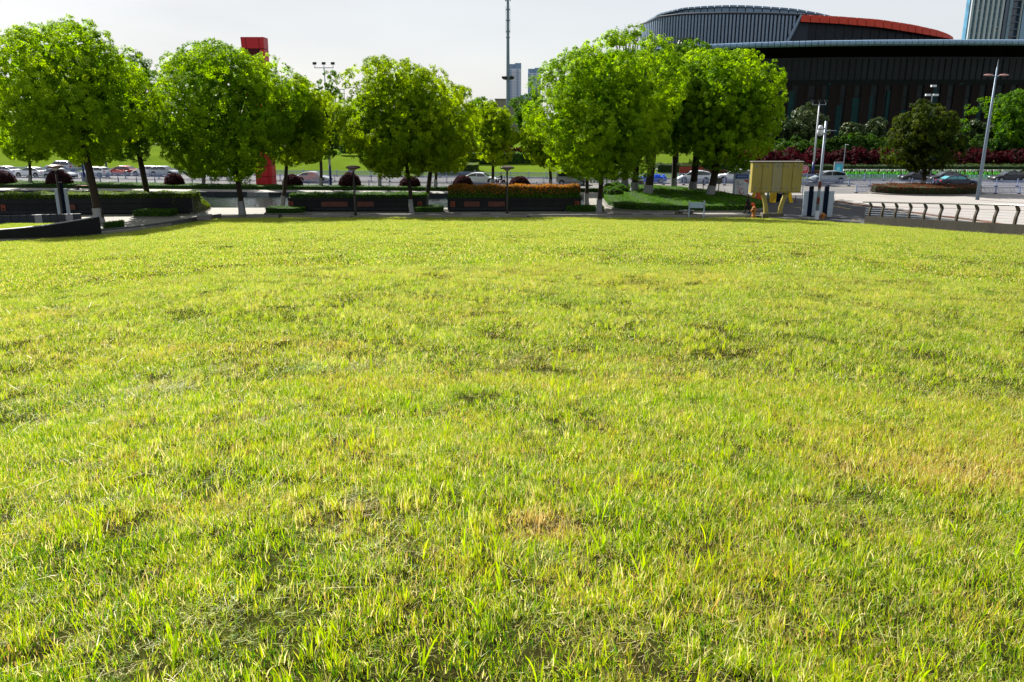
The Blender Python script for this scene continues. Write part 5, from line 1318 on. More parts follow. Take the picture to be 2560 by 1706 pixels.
def make_car(kind, paint_m, win=None, roof_m=None):
    P = PROF[kind]; L_, W = P['L'], P['W']; win = win or M_win
    r_ = bpy.data.objects.new('car', None); C.objects.link(r_); r_.empty_display_size = .3
    o0 = L_ / 2; low = [(p[0] - o0, p[1]) for p in P['low']]; gh = [(p[0] - o0, p[1]) for p in P['gh']]
    zb_ = .55
    b_ = loft(low, W / 2, W / 2 * .93, (zb_, 1.1)).build('body', paint_m, r_); beveled(b_, .07, 3)
    for p in b_.data.polygons: p.use_smooth = True
    g = loft([(gh[0][0], gh[0][1] - .05)] + gh + [(gh[-1][0], gh[-1][1] - .05)], W / 2 * .92, W / 2 * .72, (gh[0][1], max(p[1] for p in gh))); c_ = g.build('cabin', roof_m or paint_m, r_); beveled(c_, .05, 2)
    z0g, z1g = gh[0][1], max(p[1] for p in gh)
    def sw_(z): k = (z - z0g) / (z1g - z0g); return W / 2 * .92 + (W / 2 * .72 - W / 2 * .92) * k
    # side windows: scaled copy of the cabin outline, split by a pillar
    def inset(poly, zlo, zhi, x0, x1):
        pts = []
        # polygon clip in x and z by sampling
        X = [p[0] for p in poly]
        def top(x):
            for i in range(len(poly) - 1):
                a, c2 = poly[i], poly[i + 1]
                if a[0] <= x <= c2[0]: return a[1] + (c2[1] - a[1]) * (x - a[0]) / (c2[0] - a[0] + 1e-9)
            return zlo
        xs_ = [x0 + (x1 - x0) * i / 6 for i in range(7)]
        up = [(x, max(min(top(x) - .07, zhi), zlo + .01)) for x in xs_]
        return [(x0, zlo), (x1, zlo)] + up[::-1]
    if kind != 'roadster':
        xa, xb = gh[0][0] + .22, gh[-1][0] - .30; mid = (gh[0][0] + gh[-1][0]) / 2 - .05
        for (u0, u1) in ((xa, mid - .04), (mid + .04, xb)):
            pg = inset(gh, z0g + .02, z1g - .09, u0, u1)
            for s_ in (-1, 1):
                v = [(p[0], s_ * (sw_(p[1]) + .012), p[1]) for p in pg]
                MB().add(v, [tuple(range(len(v)))[::s_]]).build('side_window', win, r_)
    # windscreen and rear window
    def slope(a, c2, nm, hw_k):
        a, c2 = Vector((a[0], 0, a[1])), Vector((c2[0], 0, c2[1])); t = (c2 - a); nrm = Vector((t.z, 0, -t.x)).normalized() * .014
        if (nrm.z < 0): nrm = -nrm
        p, q = a + t * .1 + nrm, a + t * .9 + nrm; wp, wq = sw_(p.z) * .9, sw_(q.z) * .9
        MB().add([(p.x, -wp, p.z), (p.x, wp, p.z), (q.x, wq, q.z), (q.x, -wq, q.z)], [(0, 1, 2, 3)]).build(nm, win, r_)
    slope(gh[-1], gh[-2], 'windscreen', .9)
    if kind != 'roadster': slope(gh[0], gh[1], 'rear_window', .9)
    for wx in P['wheels']:
        for s_ in (-1, 1):
            x = wx - o0; y = s_ * (W / 2 - .10)
            arch = MB().tube([(x, s_ * (W / 2 - .16), P['r'] + .03), (x, s_ * (W / 2 + .004), P['r'] + .03)], P['r'] + .075, 20).build('wheel_arch', M_trim, r_)
            ty = MB().tube([(0, -.11, 0), (0, -.085, 0), (0, .085, 0), (0, .11, 0)], [P['r'] * .93, P['r'], P['r'], P['r'] * .93], 20).build('wheel', M_tyre, r_, loc=(x, y + s_ * .015, P['r']))
            MB().tube([(0, s_ * .10, 0), (0, s_ * .122, 0)], [P['r'] * .66, P['r'] * .60], 12).build('rim', M_rim, ty)
    zf = P['low'][8][1] + .14; zr_ = .80 if kind in ('saloon',) else .86
    if kind == 'roadster': zr_ = .66; zf = .52
    if kind in ('suv', 'van'): zr_ = .95
    for s_ in (-1, 1):
        MB().box((o0 - .16, s_ * W * .36, zf), (.30, W * .19, .13)).build('headlight', M_head, r_)
        MB().box((-o0 + .10, s_ * W * .385, zr_), (.24, W * .16, .15 if kind != 'suv' else .3)).build('tail_light', M_tail, r_)
        MB().box((gh[-1][0] - .45, s_ * (W / 2 + .06), z0g + .05), (.14, .16, .12)).build('mirror', paint_m, r_)
    MB().box((o0 - .03, 0, .36), (.10, W * .62, .16)).build('grille', M_trim, r_)
    MB().box((-o0 + .02, 0, .45), (.06, .44, .14)).build('plate', M_plate, r_); MB().box((0, 0, .22), (L_ * .72, W * .94, .12)).build('sill', M_trim, r_)
    return r_
proto = {}
def car(kind, pm, label, px, py, face, group=None, win=None, roof_m=None, extra=0.0, cat='car', off=None):
    key = (kind, pm, win, roof_m)
    m_ = MATS[pm]
    x, y = G(px, py)
    y += PROF[kind]['W'] / 2 * .9
    if off is not None:
        y = SY(x) + off; x = at(px, py, y)[0]
    if key in proto: o = copy_tree(proto[key])
    else: o = make_car(kind, m_, win, roof_m); proto[key] = o
    o.location = (x, y, .01); o.rotation_euler = (0, 0, sdirx(x) + (0 if face > 0 else math.pi) + extra)
    o.name = {'van': 'van', 'suv': 'sport_utility_car', 'saloon': 'saloon_car', 'hatch': 'hatchback_car', 'mpv': 'people_carrier', 'roadster': 'open_sports_car'}[kind]
    tag(o, label, cat, group or 'cars on the street'); return o
paint('paint_white', (.55, .58, .62), .05); paint('paint_silver', (.30, .34, .38), .35); paint('paint_black', (.010, .012, .016), .2); paint('paint_navy', (.006, .012, .030), .2)
paint('paint_red', (.22, .008, .010), .1); paint('paint_blue', (.005, .09, .70), .1); paint('paint_grey', (.22, .23, .24), .3); paint('paint_green', (.04, .06, .055), .2)
car('saloon', 'paint_white', 'white saloon half cut off by the left edge of the picture', 4, 441, -1)
car('saloon', 'paint_white', 'white saloon facing left between the cut off car and the silver saloon', 72, 444, -1)
car('saloon', 'paint_silver', 'silver saloon facing right, partly behind a purple dome bush on the left', 143, 448, 1)
car('suv', 'paint_silver', 'dark windowed tall car with pale roof behind the silver saloon on the left', 147, 431, -1, extra=math.pi * 0, roof_m=None)
car('hatch', 'paint_white', 'white hatchback with a red tail light beside the trunk of the largest tree', 232, 444, -1)
car('saloon', 'paint_red', 'dark red car seen through the leaves on the left', 301, 440, -1)
car('hatch', 'paint_white', 'white hatchback behind the second trunk from the left', 362, 441, -1)
car('hatch', 'paint_silver', 'silver hatchback just right of the second trunk from the left', 408, 442, 1)
car('van', 'paint_white', 'white van mostly hidden behind the wide low hanging tree', 545, 441, 1, cat='van')
car('saloon', 'paint_silver', 'silver saloon facing right between the red pylon and the round middle tree', 782, 458, 1)
car('saloon', 'paint_white', 'white saloon facing right between the two centre purple bushes', 1201, 461, 1)
car('van', 'paint_grey', 'dusty silver van under the left side of the tall domed tree', 1432, 464, 1, cat='van')
car('roadster', 'paint_blue', 'bright blue open sports car between the island tree trunks', 1628, 459, -1)
car('mpv', 'paint_white', 'white car facing left between two thick island trunks', 1738, 458, -1)
car('suv', 'paint_white', 'white tall car facing left beside the poster board', 1838, 458, -1)
car('mpv', 'paint_silver', 'silver people carrier facing left, right of the cream cabinets', 2074, 459, -1)
car('saloon', 'paint_black', 'black saloon half hidden by the olive street tree trunk', 2300, 454, -1)
car('saloon', 'paint_black', 'black saloon facing left just behind the navy saloon', 2372, 457, -1)
car('saloon', 'paint_navy', 'dark navy saloon facing right with teal windows beside the twin lamp post', 2400, 469, 1, win=M_wteal)
car('saloon', 'paint_black', 'black saloon at the right edge behind the twin lamp post', 2530, 456, -1)
# small parts of the blue sports car: rear wing and seats
bl = [o for o in bpy.data.objects if o.name.startswith('open_sports_car')][0]
MB().box((-1.75, 0, 1.05), (.32, 1.5, .05)).build('rear_wing', MATS['paint_blue'], bl)
for s_ in (-.5, .5): MB().box((-1.75, s_, .95), (.12, .06, .22)).build('wing_strut', MATS['paint_blue'], bl); beveled(MB().box((-.35, s_ * .8, 1.0), (.18, .45, .45)).build('seat', M_trim, bl), .05, 2)
MB().box((-.9, 0, .95), (.7, 1.3, .28)).build('rear_hump', MATS['paint_blue'], bl)

# ------------------------------------------------------------------ green public bicycles
M_lime = mat('lime_plastic', (.10, .55, .03), .4, var=.1); M_wire = mat('white_wire', (.5, .52, .5), .5)
def bicycle():
    r_ = bpy.data.objects.new('bicycle', None); C.objects.link(r_)
    g = MB(); g.add([(-.20, 0, .12), (.20, 0, .12), (.15, .10, .80), (-.15, .10, .80), (-.20, .06, .12), (.20, .06, .12), (.15, .16, .80), (-.15, .16, .80)], [(0, 1, 2, 3), (7, 6, 5, 4), (0, 4, 5, 1), (1, 5, 6, 2), (2, 6, 7, 3), (3, 7, 4, 0)]); g.build('rear_guard', M_lime, r_)
    for y in (.25, 1.3):
        mb = MB(); pts = [(0, y + .30 * math.cos(a), .31 + .30 * math.sin(a)) for a in np.linspace(0, 2 * math.pi, 17)]; mb.tube(pts, .022, 5, False); mb.build('wheel', M_tyre, r_)
    MB().tube([(0, .25, .31), (0, .65, .35), (0, 1.15, .75), (0, 1.3, .31)], .03, 6).build('frame', M_lime, r_)
    MB().tube([(-.28, 1.0, 1.02), (-.1, 1.12, 1.0), (.1, 1.12, 1.0), (.28, 1.0, 1.02)], .02, 5).build('handlebar', M_wire, r_)
    mb = MB(); mb.box((0, 1.32, .90), (.34, .02, .22)); mb.box((0, 1.52, .90), (.34, .02, .22)); mb.box((-.17, 1.42, .90), (.02, .2, .22)); mb.box((.17, 1.42, .90), (.02, .2, .22)); mb.build('basket', M_wire, r_)
    MB().box((0, .48, .92), (.16, .26, .07)).build('saddle', M_blk, r_)
    return r_
bk = bicycle(); first = True; i = 0
for px in list(np.arange(2120, 2180, 11.2)) + list(np.arange(2166, 2560, 11.4)):
    if 2120 <= px < 2166 and px > 2165: continue
    o = bk if first else copy_tree(bk); first = False
    Y = SY(at(px, 448, 117)[0]) + 12.6; x = at(px, 450, Y)[0]
    o.location = (x, Y, .12); o.rotation_euler = (0, 0, math.sin(i * 2.3) * .12); o.scale = (1.2, 1.0, 1.18)
    tag(o, 'green public bicycle parked in the long rack row before the red maples', 'bicycle', 'green public bicycles in a row'); i += 1
w0, w1 = 26, 92
mb = MB(); X = np.arange(w0, w1, 6.0); 
for i in range(len(X) - 1):
    a, b_ = X[i], X[i + 1]; mb.prism([(a, SY(a) + 15.0), (b_, SY(b_) + 15.0), (b_, SY(b_) + 15.3), (a, SY(a) + 15.3)], 0, 1.0)
mb.v = [(v[0] - w0, v[1] - SY(w0) - 15, v[2]) for v in mb.v]
tag(mb.build('retaining_wall', mat('brown_brick', (.07, .030, .022), .9, var=.3, scale=2), loc=(w0, SY(w0) + 15, .05)), 'low brown brick wall behind the row of green bicycles', 'wall')

# ------------------------------------------------------------------ railing on the right
M_rwall = mat('stained_concrete_and_shadow', (.020, .018, .013), .9, var=.35, scale=1.2, bump=.4, bscale=8, dirt=.5)  # also colours the slabs laid as cast shadows on the lawn
M_post = mat('brown_steel_post', (.045, .037, .026), .55, .2, var=.3, scale=6); M_chrome = mat('polished_steel', (.55, .55, .55), .22, .9, var=.05)
T = [0, .25, .5, .75, 1.0, 1.3, 1.7]
o_ = wallp(0); r_ = thing('retaining_wall', 'stained dark concrete wall holding the lawn under the steel railing', 'wall', tuple(o_))
dn = dv.normalized(); sd = Vector((-dn.y, dn.x, 0)).normalized()
if sd.x < 0: sd = -sd
for t0, t1 in zip(T[:-1], T[1:]):
    a, b_ = wallp(t0) - o_, wallp(t1) - o_; s_ = sd * .32; e = (b_ - a).normalized() * .008
    P = [a + e + Vector((0, 0, -3)), b_ - e + Vector((0, 0, -3)), b_ - e + s_ + Vector((0, 0, -3)), a + e + s_ + Vector((0, 0, -3))]; h0, h1 = .62 + .66, .62 + .60
    h = .68
    Q = [a + e + Vector((0, 0, h)), b_ - e + Vector((0, 0, h)), b_ - e + s_ + Vector((0, 0, h)), a + e + s_ + Vector((0, 0, h))]
    MB().add(P + Q, [(3, 2, 1, 0), (4, 5, 6, 7), (0, 1, 5, 4), (1, 2, 6, 5), (2, 3, 7, 6), (3, 0, 4, 7)]).build('wall_section', M_rwall, r_)
o_ = wallp(0) + Vector((0, 0, .68)); rl_ = thing('railing', 'stainless railing with kinked brown posts and thin wires on the retaining wall', 'railing', tuple(o_))
prof = [(0, 0), (.13, 0), (.16, .42), (.26, .80), (.20, .97), (.05, 1.10), (-.03, 1.10), (.05, .93), (.12, .78), (.03, .42)]
px_p = [2178, 2207, 2237, 2268, 2303, 2341, 2382, 2421, 2463, 2510, 2560, 2615, 2680]
pm = MB(); k = len(prof)
pm.add([tuple(sd * p[0] - dn * .09 + Vector((0, 0, p[1]))) for p in prof] + [tuple(sd * p[0] + dn * .09 + Vector((0, 0, p[1]))) for p in prof], [tuple(range(k))[::-1], tuple(range(k, 2 * k))] + [(i, (i + 1) % k, k + (i + 1) % k, k + i) for i in range(k)])
pm.v = [tuple(v) for v in pm.v]; pfirst = None
for i in range(17):
    t = .02 + i * .102
    if pfirst is None: pfirst = pm.build('post', M_post, rl_); o = pfirst
    else: o = pfirst.copy(); C.objects.link(o)
    o.location = dv * t + sd * .06
tt = [0.0 - .02, 1.66]
for z_, off_ in ((.15, .15), (.32, .15), (.49, .17), (.66, .2), (.82, .22)):
    MB().tube([dv * t + sd * (off_ + .02) + Vector((0, 0, z_)) for t in tt], .012, 5).build('wire', M_steel, rl_)
MB().tube([dv * t + sd * .06 + Vector((0, 0, 1.14)) for t in (-.035, .8, 1.68)], .055, 12).build('handrail', M_chrome, rl_, smooth=True)

# ------------------------------------------------------------------ cream cabinets on curved legs
M_cream = mat('cream_paint', (.27, .225, .055), .55, var=.10, scale=.8, dirt=.35); M_cream2 = mat('faded_cream_paint', (.24, .22, .11), .6, var=.10, scale=.8, dirt=.3); M_label = mat('grey_label', (.16, .17, .17), .6)
M_conc = mat('brown_concrete', (.085, .078, .055), .9, var=.25, scale=2, bump=.4, bscale=10)
x, Y = G(1932, 552, ZL); Y += .2; x = at(1932, 548, Y)[0]
r_ = thing('cabinet_board', 'row of five cream metal cabinets raised on two curved legs and a concrete block', 'cabinet', (x, Y, ZL))
s_ = Y / FPX * .985
zb_, zt = zat(482, Y) - ZL, zat(405, Y) - ZL; X0, X1 = at(1876, 483, Y)[0] - x, at(2002, 483, Y)[0] - x
beveled(MB().box((0 + (at(1932, 545, Y)[0] - x), .35, .30), (1.85, .9, .62)).build('concrete_block', M_conc, r_), .03, 1)
MB().box(((X0 + X1) / 2, .34, (zb_ + zt) / 2), (X1 - X0 - .04, .62, zt - zb_ - .1)).build('cabinet_body', M_cream, r_)
w = (X1 - X0) / 5
for i in range(5):
    d = beveled(MB().box((X0 + w * (i + .5), -.0, (zb_ + zt) / 2), (w - .05, .07, zt - zb_ - .14)).build('cabinet_door', M_cream2 if i == 2 else M_cream, r_), .012, 1)
    hx = w * (.36 if i in (0, 2) else -.36)
    for zz in (.14, .86):
        z_ = zb_ + (zt - zb_) * zz
        MB().box((X0 + w * (i + .5) + (0 if i not in (0,) else -.05), -.045, z_), (.13, .012, .22)).build('label_plate', M_label, d)
        MB().cyl((X0 + w * (i + .5) + hx, -.03, z_), (X0 + w * (i + .5) + hx, -.07, z_), .035, 8).build('lock', M_blk, d)
MB().box(((X0 + X1) / 2, .30, zt + .0), (X1 - X0 + .14, .85, .07)).build('top_cover', M_kerb, r_); MB().box(((X0 + X1) / 2, .30, zb_ + .02), (X1 - X0 + .06, .75, .05)).build('bottom_rail', M_cream, r_)
for s2 in (-1, 1):
    c0_ = at(1934, 540, Y)[0] - x
    pth = [(c0_ + s2 * (.62 + .42 * t ** 2.2 + .08 * t), .32, .6 + (zb_ - .6) * t) for t in np.linspace(0, 1, 7)]
    mb = MB(); P = []
    for p in pth: P += [(p[0] - .17, p[1] - .15, p[2]), (p[0] + .17, p[1] - .15, p[2]), (p[0] + .17, p[1] + .15, p[2]), (p[0] - .17, p[1] + .15, p[2])]
    F_ = []
    for k in range(6):
        for j in range(4): F_.append((k * 4 + j, k * 4 + (j + 1) % 4, (k + 1) * 4 + (j + 1) % 4, (k + 1) * 4 + j))
    mb.add(P, F_ + [(3, 2, 1, 0), (24, 25, 26, 27)]); mb.build('curved_leg', M_cream, r_)

# hydrants
M_hyd = mat('rusty_orange_paint', (.33, .13, .03), .6, var=.25, scale=6, dirt=.4)
def hydrant(label, px, pb, pt):
    x, Y = G(px, pb, ZL + .02); h = zat(pt, Y) - ZL
    r_ = thing('fire_hydrant', label, 'hydrant', (x, Y, lawnz(x, Y)), 0)
    MB().lathe([(.24, 0), (.24, .06), (.15, .08), (.15, .2), (.19, .22), (.19, .27), (.155, .30), (.165, h * .72), (.23, h * .74), (.23, h * .79), (.16, h * .81), (.15, h * .86), (.2, h * .88), (.13, h * .96), (.05, h), (0.001, h)], n=16).build('barrel', M_hyd, r_, smooth=True)
    for a in (0, math.pi, -math.pi / 2):
        MB().tube([(math.cos(a) * .1, math.sin(a) * .1, h * .66), (math.cos(a) * .26, math.sin(a) * .26, h * .66)], [.08, .08], 10).build('outlet', M_hyd, r_)
hydrant('rusty orange fire hydrant beside the person at the lawn edge', 1883, 552, 521)
hydrant('rusty orange fire hydrant standing next to the camera pole', 2055, 556, 536)
# dark slabs standing in for cast shadows / stones on the lawn
for px, py, w_, l_, m_, lab in ((1700, 549.5, 1.1, .5, M_granl, 'flat pale stone slab lying in the lawn edge before the small white sign'), (1975, 552.5, 2.0, .6, M_rwall, 'dark slab standing in for the shadow on the grass right of the cream cabinets'), (2085, 556, 1.7, .5, M_rwall, 'dark slab standing in for the shadow on the grass right of the camera pole'), (1535, 547.3, 1.3, .3, M_granl, 'thin pale slab on the grass below the tall domed tree')):
    x, Y = G(px, py, ZL); z = lawnz(x, Y); tag(beveled(MB().box((0, 0, .03), (w_, l_, .08)).build('stone_and_shadow_slab', m_, loc=(x, Y, z + .03)), .01, 1), lab, 'slab')
# camera pole
M_rust = mat('rust', (.10, .035, .02), .9, var=.4, scale=8)
x, Y = G(2040, 558, ZL); zt = zat(308, Y) - ZL
r_ = thing('camera_pole', 'grey rust streaked pole with a white dome camera near its top', 'camera pole', (x, Y, lawnz(x, Y) - .02))
MB().tube([(0, 0, 0), (0, 0, zt * .35), (0, 0, zt)], [.14, .115, .095], 12).build('pole', M_steel, r_, smooth=True)
MB().tube([(0, 0, 0), (0, 0, .9)], [.19, .18], 12).build('base_sleeve', M_wht, r_)
for z_, h_ in ((zat(505, Y) - ZL, .35), (zat(467, Y) - ZL, .28)): MB().tube([(0, 0, z_ - h_), (0, 0, z_ + h_)], [.135, .12], 12).build('rust_band', M_rust, r_)
zc = zat(335, Y) - ZL
MB().box((-.22, 0, zc + .3), (.3, .08, .06)).build('bracket', M_steel, r_); MB().lathe([(.02, .45), (.17, .40), (.20, .2), (.20, .12), (.02, .12)], (-.40, 0, zc + .1), 14).build('camera_housing', M_wht, r_, smooth=True)
MB().lathe([(.23, .12), (.26, .0), (.24, -.2), (.15, -.34), (.01, -.38)], (-.42, 0, zc + .05), 16).build('camera_dome', mat('dome_white', (.55, .56, .6), .2), r_, smooth=True); MB().box((.55, 0, zc + .1), (.75, .3, .05)).build('solar_plate', M_steel, r_)
# small white sign with two legs, stone bench
x, Y = G(1740, 547, ZL); zt = zat(505, Y) - ZL; w_ = 38 * Y / FPX * .98
r_ = thing('small_sign', 'small pale blank sign on two white posts at the edge of the lawn', 'sign', (x, Y, lawnz(x, Y)))
for s2 in (-1, 1): MB().box((s2 * w_ / 2, 0, zt / 2), (.11, .09, zt)).build('post', M_board, r_); MB().tube([(s2 * w_ / 2, 0, zt), (s2 * w_ / 2, 0, zt + .06)], .05, 8).build('post_cap', M_wht, r_)
beveled(MB().box((0, 0, zt - .33), (w_ - .14, .05, .50)).build('sign_panel', mat('panel_blue_white', (.32, .42, .50), .5, var=.05), r_), .01, 1)
x, Y = G(1712, 536, 0); r_ = thing('stone_bench', 'low stone bench with a pale plank behind the small sign', 'bench', (x, Y, 0))
MB().box((.15, 0, .33), (1.35, .4, .07)).build('seat', M_granl, r_); 
for dx in (-.35, .6): MB().box((dx, 0, .15), (.25, .36, .29)).build('leg', M_conc, r_)
beveled(MB().box((-.72, .0, .16), (.34, .4, .32)).build('end_block', M_conc, r_), .06, 2)
x, Y = G(222, 472, 0); Y -= 1.0; r_ = thing('park_bench', 'brown wooden bench on the promenade behind the largest tree trunk', 'bench', (x, Y, 0))
MB().box((0, 0, .45), (2.0, .5, .07)).build('seat', mat('brown_wood', (.20, .10, .05), .7, var=.2), r_)
for s2 in (-.8, .8): MB().box((s2, 0, .21), (.12, .45, .41)).build('leg', M_blk, r_)
# trash bins
for px, pb, pt, w_, lab in ((1600, 470, 452, .75, 'pale grey litter bin between the island trunks'), (877, 438, 420, .6, 'pale litter bin beyond the street above a purple bush')):
    x, Y = G(px, pb); h = zat(pt, Y); r_ = thing('litter_bin', lab, 'bin', (x, Y, 0))
    for s2 in (-1, 1): beveled(MB().box((s2 * w_ * .27, 0, h / 2), (w_ * .5, .45, h)).build('bin_body', M_kerb, r_), .03, 1)
    MB().box((0, 0, h + .03), (w_ * 1.15, .5, .06)).build('bin_lid', M_steel, r_)

# ------------------------------------------------------------------ poster board beside the drive
x, Y = G(1850, 500, 0); w_ = 38 * Y / FPX * .99; zt = zat(431, Y)
r_ = thing('poster_board', 'white poster board with blue header and red ring at the right end of the island', 'poster board', (x, Y, 0), R(4))
MB().box((0, .1, zt / 2 + .05), (w_, .16, zt)).build('frame', M_steel, r_)
M_poster = mat('poster_white', (.42, .44, .46), .5, var=.03); M_hdr = mat('header_blue', (.01, .06, .22), .4); M_pr = mat('poster_red', (.35, .03, .03), .5); M_ink = mat('poster_ink', (.06, .05, .06), .5)
zh = zat(438, Y); MB().box((.03, .005, zh - .15), (w_ * .86, .03, .42)).build('header', M_hdr, r_)
ch = MB()
for i in range(5):
    cx_ = -.42 + i * .22
    for q in range(4): ch.box((cx_ + [0, 0, -.04, .04][q], -.014, zh - .15 + [.06, -.05, 0, 0][q]), ((.12, .02) if False else ((.12, .008, .022) if q < 2 else (.022, .008, .12))))
ch.build('header_characters', M_wht, r_)
zp = (zat(449, Y), zat(497, Y)); pz = sum(zp) / 2; ph_ = zp[0] - zp[1]
MB().box((.03, .006, pz), (w_ * .86, .03, ph_)).build('poster', M_poster, r_)
MB().add([(w_ * .12, -.012, zp[0] - .04), (w_ * .44, -.012, zp[0] - .04), (w_ * .44, -.012, zp[0] - .38)], [(2, 1, 0)]).build('red_corner', M_pr, r_)
pts = [(.12 + .26 * math.cos(a), -.014, pz - .22 + .28 * math.sin(a)) for a in np.linspace(.5, 6.2, 22)]; MB().tube(pts, [.02 + .03 * abs(math.sin(i * .14)) for i in range(22)], 5).build('red_ring', M_pr, r_)
pts = [(.06 + .40 * math.cos(a), -.014, pz - .12 + .38 * math.sin(a)) for a in np.linspace(2.0, 4.0, 12)]; MB().tube(pts, .018, 5).build('ink_swirl', M_ink, r_)
tx_ = MB(); rq = random.Random(4)
for i in range(6): tx_.box((-.28 + .1 * i, -.014, zp[0] - .55 + .02 * i), (.06, .008, .07))
for i in range(5): tx_.box((-.40 + rq.uniform(0, .1), -.014, zp[0] - .22 - .09 * i), (.25, .008, .03))
tx_.build('poster_text', M_ink, r_)
t2 = MB()
for i in range(12): t2.box((-.45 + .095 * i, -.014, zp[1] + .22), (.06, .008, .09))
t2.box((-.33, -.014, pz + .22), (.35, .008, .04)); t2.build('poster_text', M_pr, r_)
# stop sign and small plates
x, Y = at(2012, 424, 92)[0], 92
r_ = thing('stop_sign', 'red octagonal stop sign partly hidden behind the cream cabinets', 'road sign', (x, Y, 0)); zc = zat(424, Y)
MB().tube([(0, .06, 0), (0, .06, zc + .3)], .04, 8).build('post', M_steel, r_)
def ngon(r, n, y0, y1, rot=0):
    a = [(r * math.cos(2 * math.pi * (k + .5) / n + rot), y0, zc + r * math.sin(2 * math.pi * (k + .5) / n + rot)) for k in range(n)]; b_ = [(p[0], y1, p[2]) for p in a]
    return MB().add(a + b_, [tuple(range(n)), tuple(range(n, 2 * n))[::-1]] + [(i, n + i, n + (i + 1) % n, (i + 1) % n) for i in range(n)])
ngon(.50, 8, .0, .03).build('white_rim', M_wht, r_); ngon(.455, 8, -.008, .0).build('red_face', mat('sign_red', (.45, .01, .015), .4), r_)
try:
    cu = bpy.data.curves.new('stop_text', 'FONT'); cu.body = '\u505c'; cu.size = .62; cu.align_x = 'CENTER'; cu.align_y = 'CENTER'; cu.extrude = .003
    to = bpy.data.objects.new('tmp_text', cu); me = bpy.data.meshes.new_from_object(to); me.materials.clear(); me.materials.append(M_wht)
    tc_ = bpy.data.objects.new('sign_character', me); C.objects.link(tc_); tc_.parent = r_; tc_.location = (0, -.014, zc); tc_.rotation_euler = (math.pi / 2, 0, 0)
    bpy.data.objects.remove(to)
except Exception as ex: print('text', ex)
x, Y = at(1995, 403, 96)[0], 96; zc = zat(403, Y); r_ = thing('street_plate', 'small grey plate on a post just above the cream cabinets', 'road sign', (x, Y, 0)); MB().tube([(0, .05, 0), (0, .05, zc)], .035, 6).build('post', M_steel, r_)
MB().box((0, 0, zc), (.45, .04, .36)).build('plate', M_kerb, r_); MB().box((0, -.025, zc), (.16, .008, .2)).build('plate_mark', M_nav2, r_)
# blue light box across the street
Y = SY(at(2096, 430, 122)[0]) + 12.2; x = at(2096, 430, Y)[0]; zt = zat(407, Y)
r_ = thing('advert_light_box', 'upright blue lit advert box behind the silver people carrier', 'advert box', (x, Y, 0)); MB().box((0, .1, zt / 2 + .1), (1.32, .22, zt)).build('frame', M_steel, r_)
MB().box((0, -.02, zt * .62), (1.0, .03, zt * .56)).build('screen', mat('screen_blue', (.05, .42, .55), .3, var=.3, scale=2.5), r_)
MB().box((-.05, -.04, zt * .62), (.4, .01, .5)).build('screen_figure', mat('screen_pale', (.25, .6, .65), .3), r_)
# thin lamp post and round mirror sign, thin posts at the island
for px, pb, pt, Y_, w_, lab, m_ in ((2107, 430, 362, 124, .07, 'thin grey lamp post standing before the red maples above the advert box', M_steel), (1516, 478, 428, 99, .09, 'thin grey post at the back left of the island', M_steel), (1757, 482, 450, 97, .05, 'thin dark post at the back right of the island', M_blk), (1795, 494, 448, 92, .05, 'thin dark post carrying a round grey disc beside the rightmost island trunk', M_blk)):
    x = at(px, pb, Y_)[0]; zt = zat(pt, Y_); r_ = thing('thin_post', lab, 'post', (x, Y_, 0)); MB().tube([(0, 0, 0), (0, 0, zt)], w_, 8).build('shaft', m_, r_)
    if px == 1795: MB().tube([(0, -.06, zt - .2), (0, -.02, zt - .2)], .36, 18).build('round_disc', M_kerb, r_)
    if px == 2107: MB().box((.2, 0, zt), (.5, .15, .08)).build('lamp_head', M_wht, r_)
# shelter roof behind poster and low red hoarding behind the island
x, Y = at(1856, 404, 118)[0], 118
r_ = thing('bus_shelter', 'dark bus shelter with a thin grey roof left of the cream cabinets', 'shelter', (x, Y, 0)); zt = zat(403, Y)
MB().box((0, .6, zt), (1.8, 1.4, .12)).build('roof', M_kerb, r_); MB().box((-.75, .1, zt / 2), (.10, .1, zt)).build('post', M_wht, r_); MB().box((.1, 1.0, zt / 2), (1.5, .08, zt - .3)).build('back_panel', M_nav2, r_)
x, Y = at(1702, 430, 127)[0], SY(22) + 12.5
r_ = thing('hoarding', 'low red hoarding with a cream plinth beyond the street between the island trunks', 'hoarding', (x, Y, .2)); MB().box((0, 0, .95), (3.4, .1, .9)).build('red_panel', mat('hoarding_red', (.20, .03, .015), .6, var=.25), r_); MB().box((0, -.03, .3), (3.6, .2, .35)).build('plinth', M_kerb, r_); MB().box((0, .05, 1.75), (3.0, .1, .5)).build('picture_panel', mat('hoarding_green', (.12, .15, .04), .6, var=.4), r_)
# blue flags in the street tree
x = at(2302, 402, 99)[0]; r_ = thing('flag_pole', 'grey pole with two small blue flags in front of the olive street tree trunk', 'flag', (x, 96.3, .12)); MB().tube([(0, 0, 0), (0, 0, zat(395, 96.3))], .05, 8).build('pole', M_steel, r_)
for s2 in (-1, 1):
    z_ = zat(402, 96.3); MB().add([(s2 * .06, 0, z_ + .35), (s2 * .5, .1, z_ + .1), (s2 * .55, .12, z_ - .4), (s2 * .1, .02, z_ - .3), (s2 * .06, .03, z_ + .35), (s2 * .5, .13, z_ + .1), (s2 * .55, .15, z_ - .4), (s2 * .1, .05, z_ - .3)], [(0, 1, 2, 3), (7, 6, 5, 4), (0, 4, 5, 1), (1, 5, 6, 2), (2, 6, 7, 3), (3, 7, 4, 0)]).build('flag_cloth', mat('flag_blue', (.01, .05, .55), .7), r_)

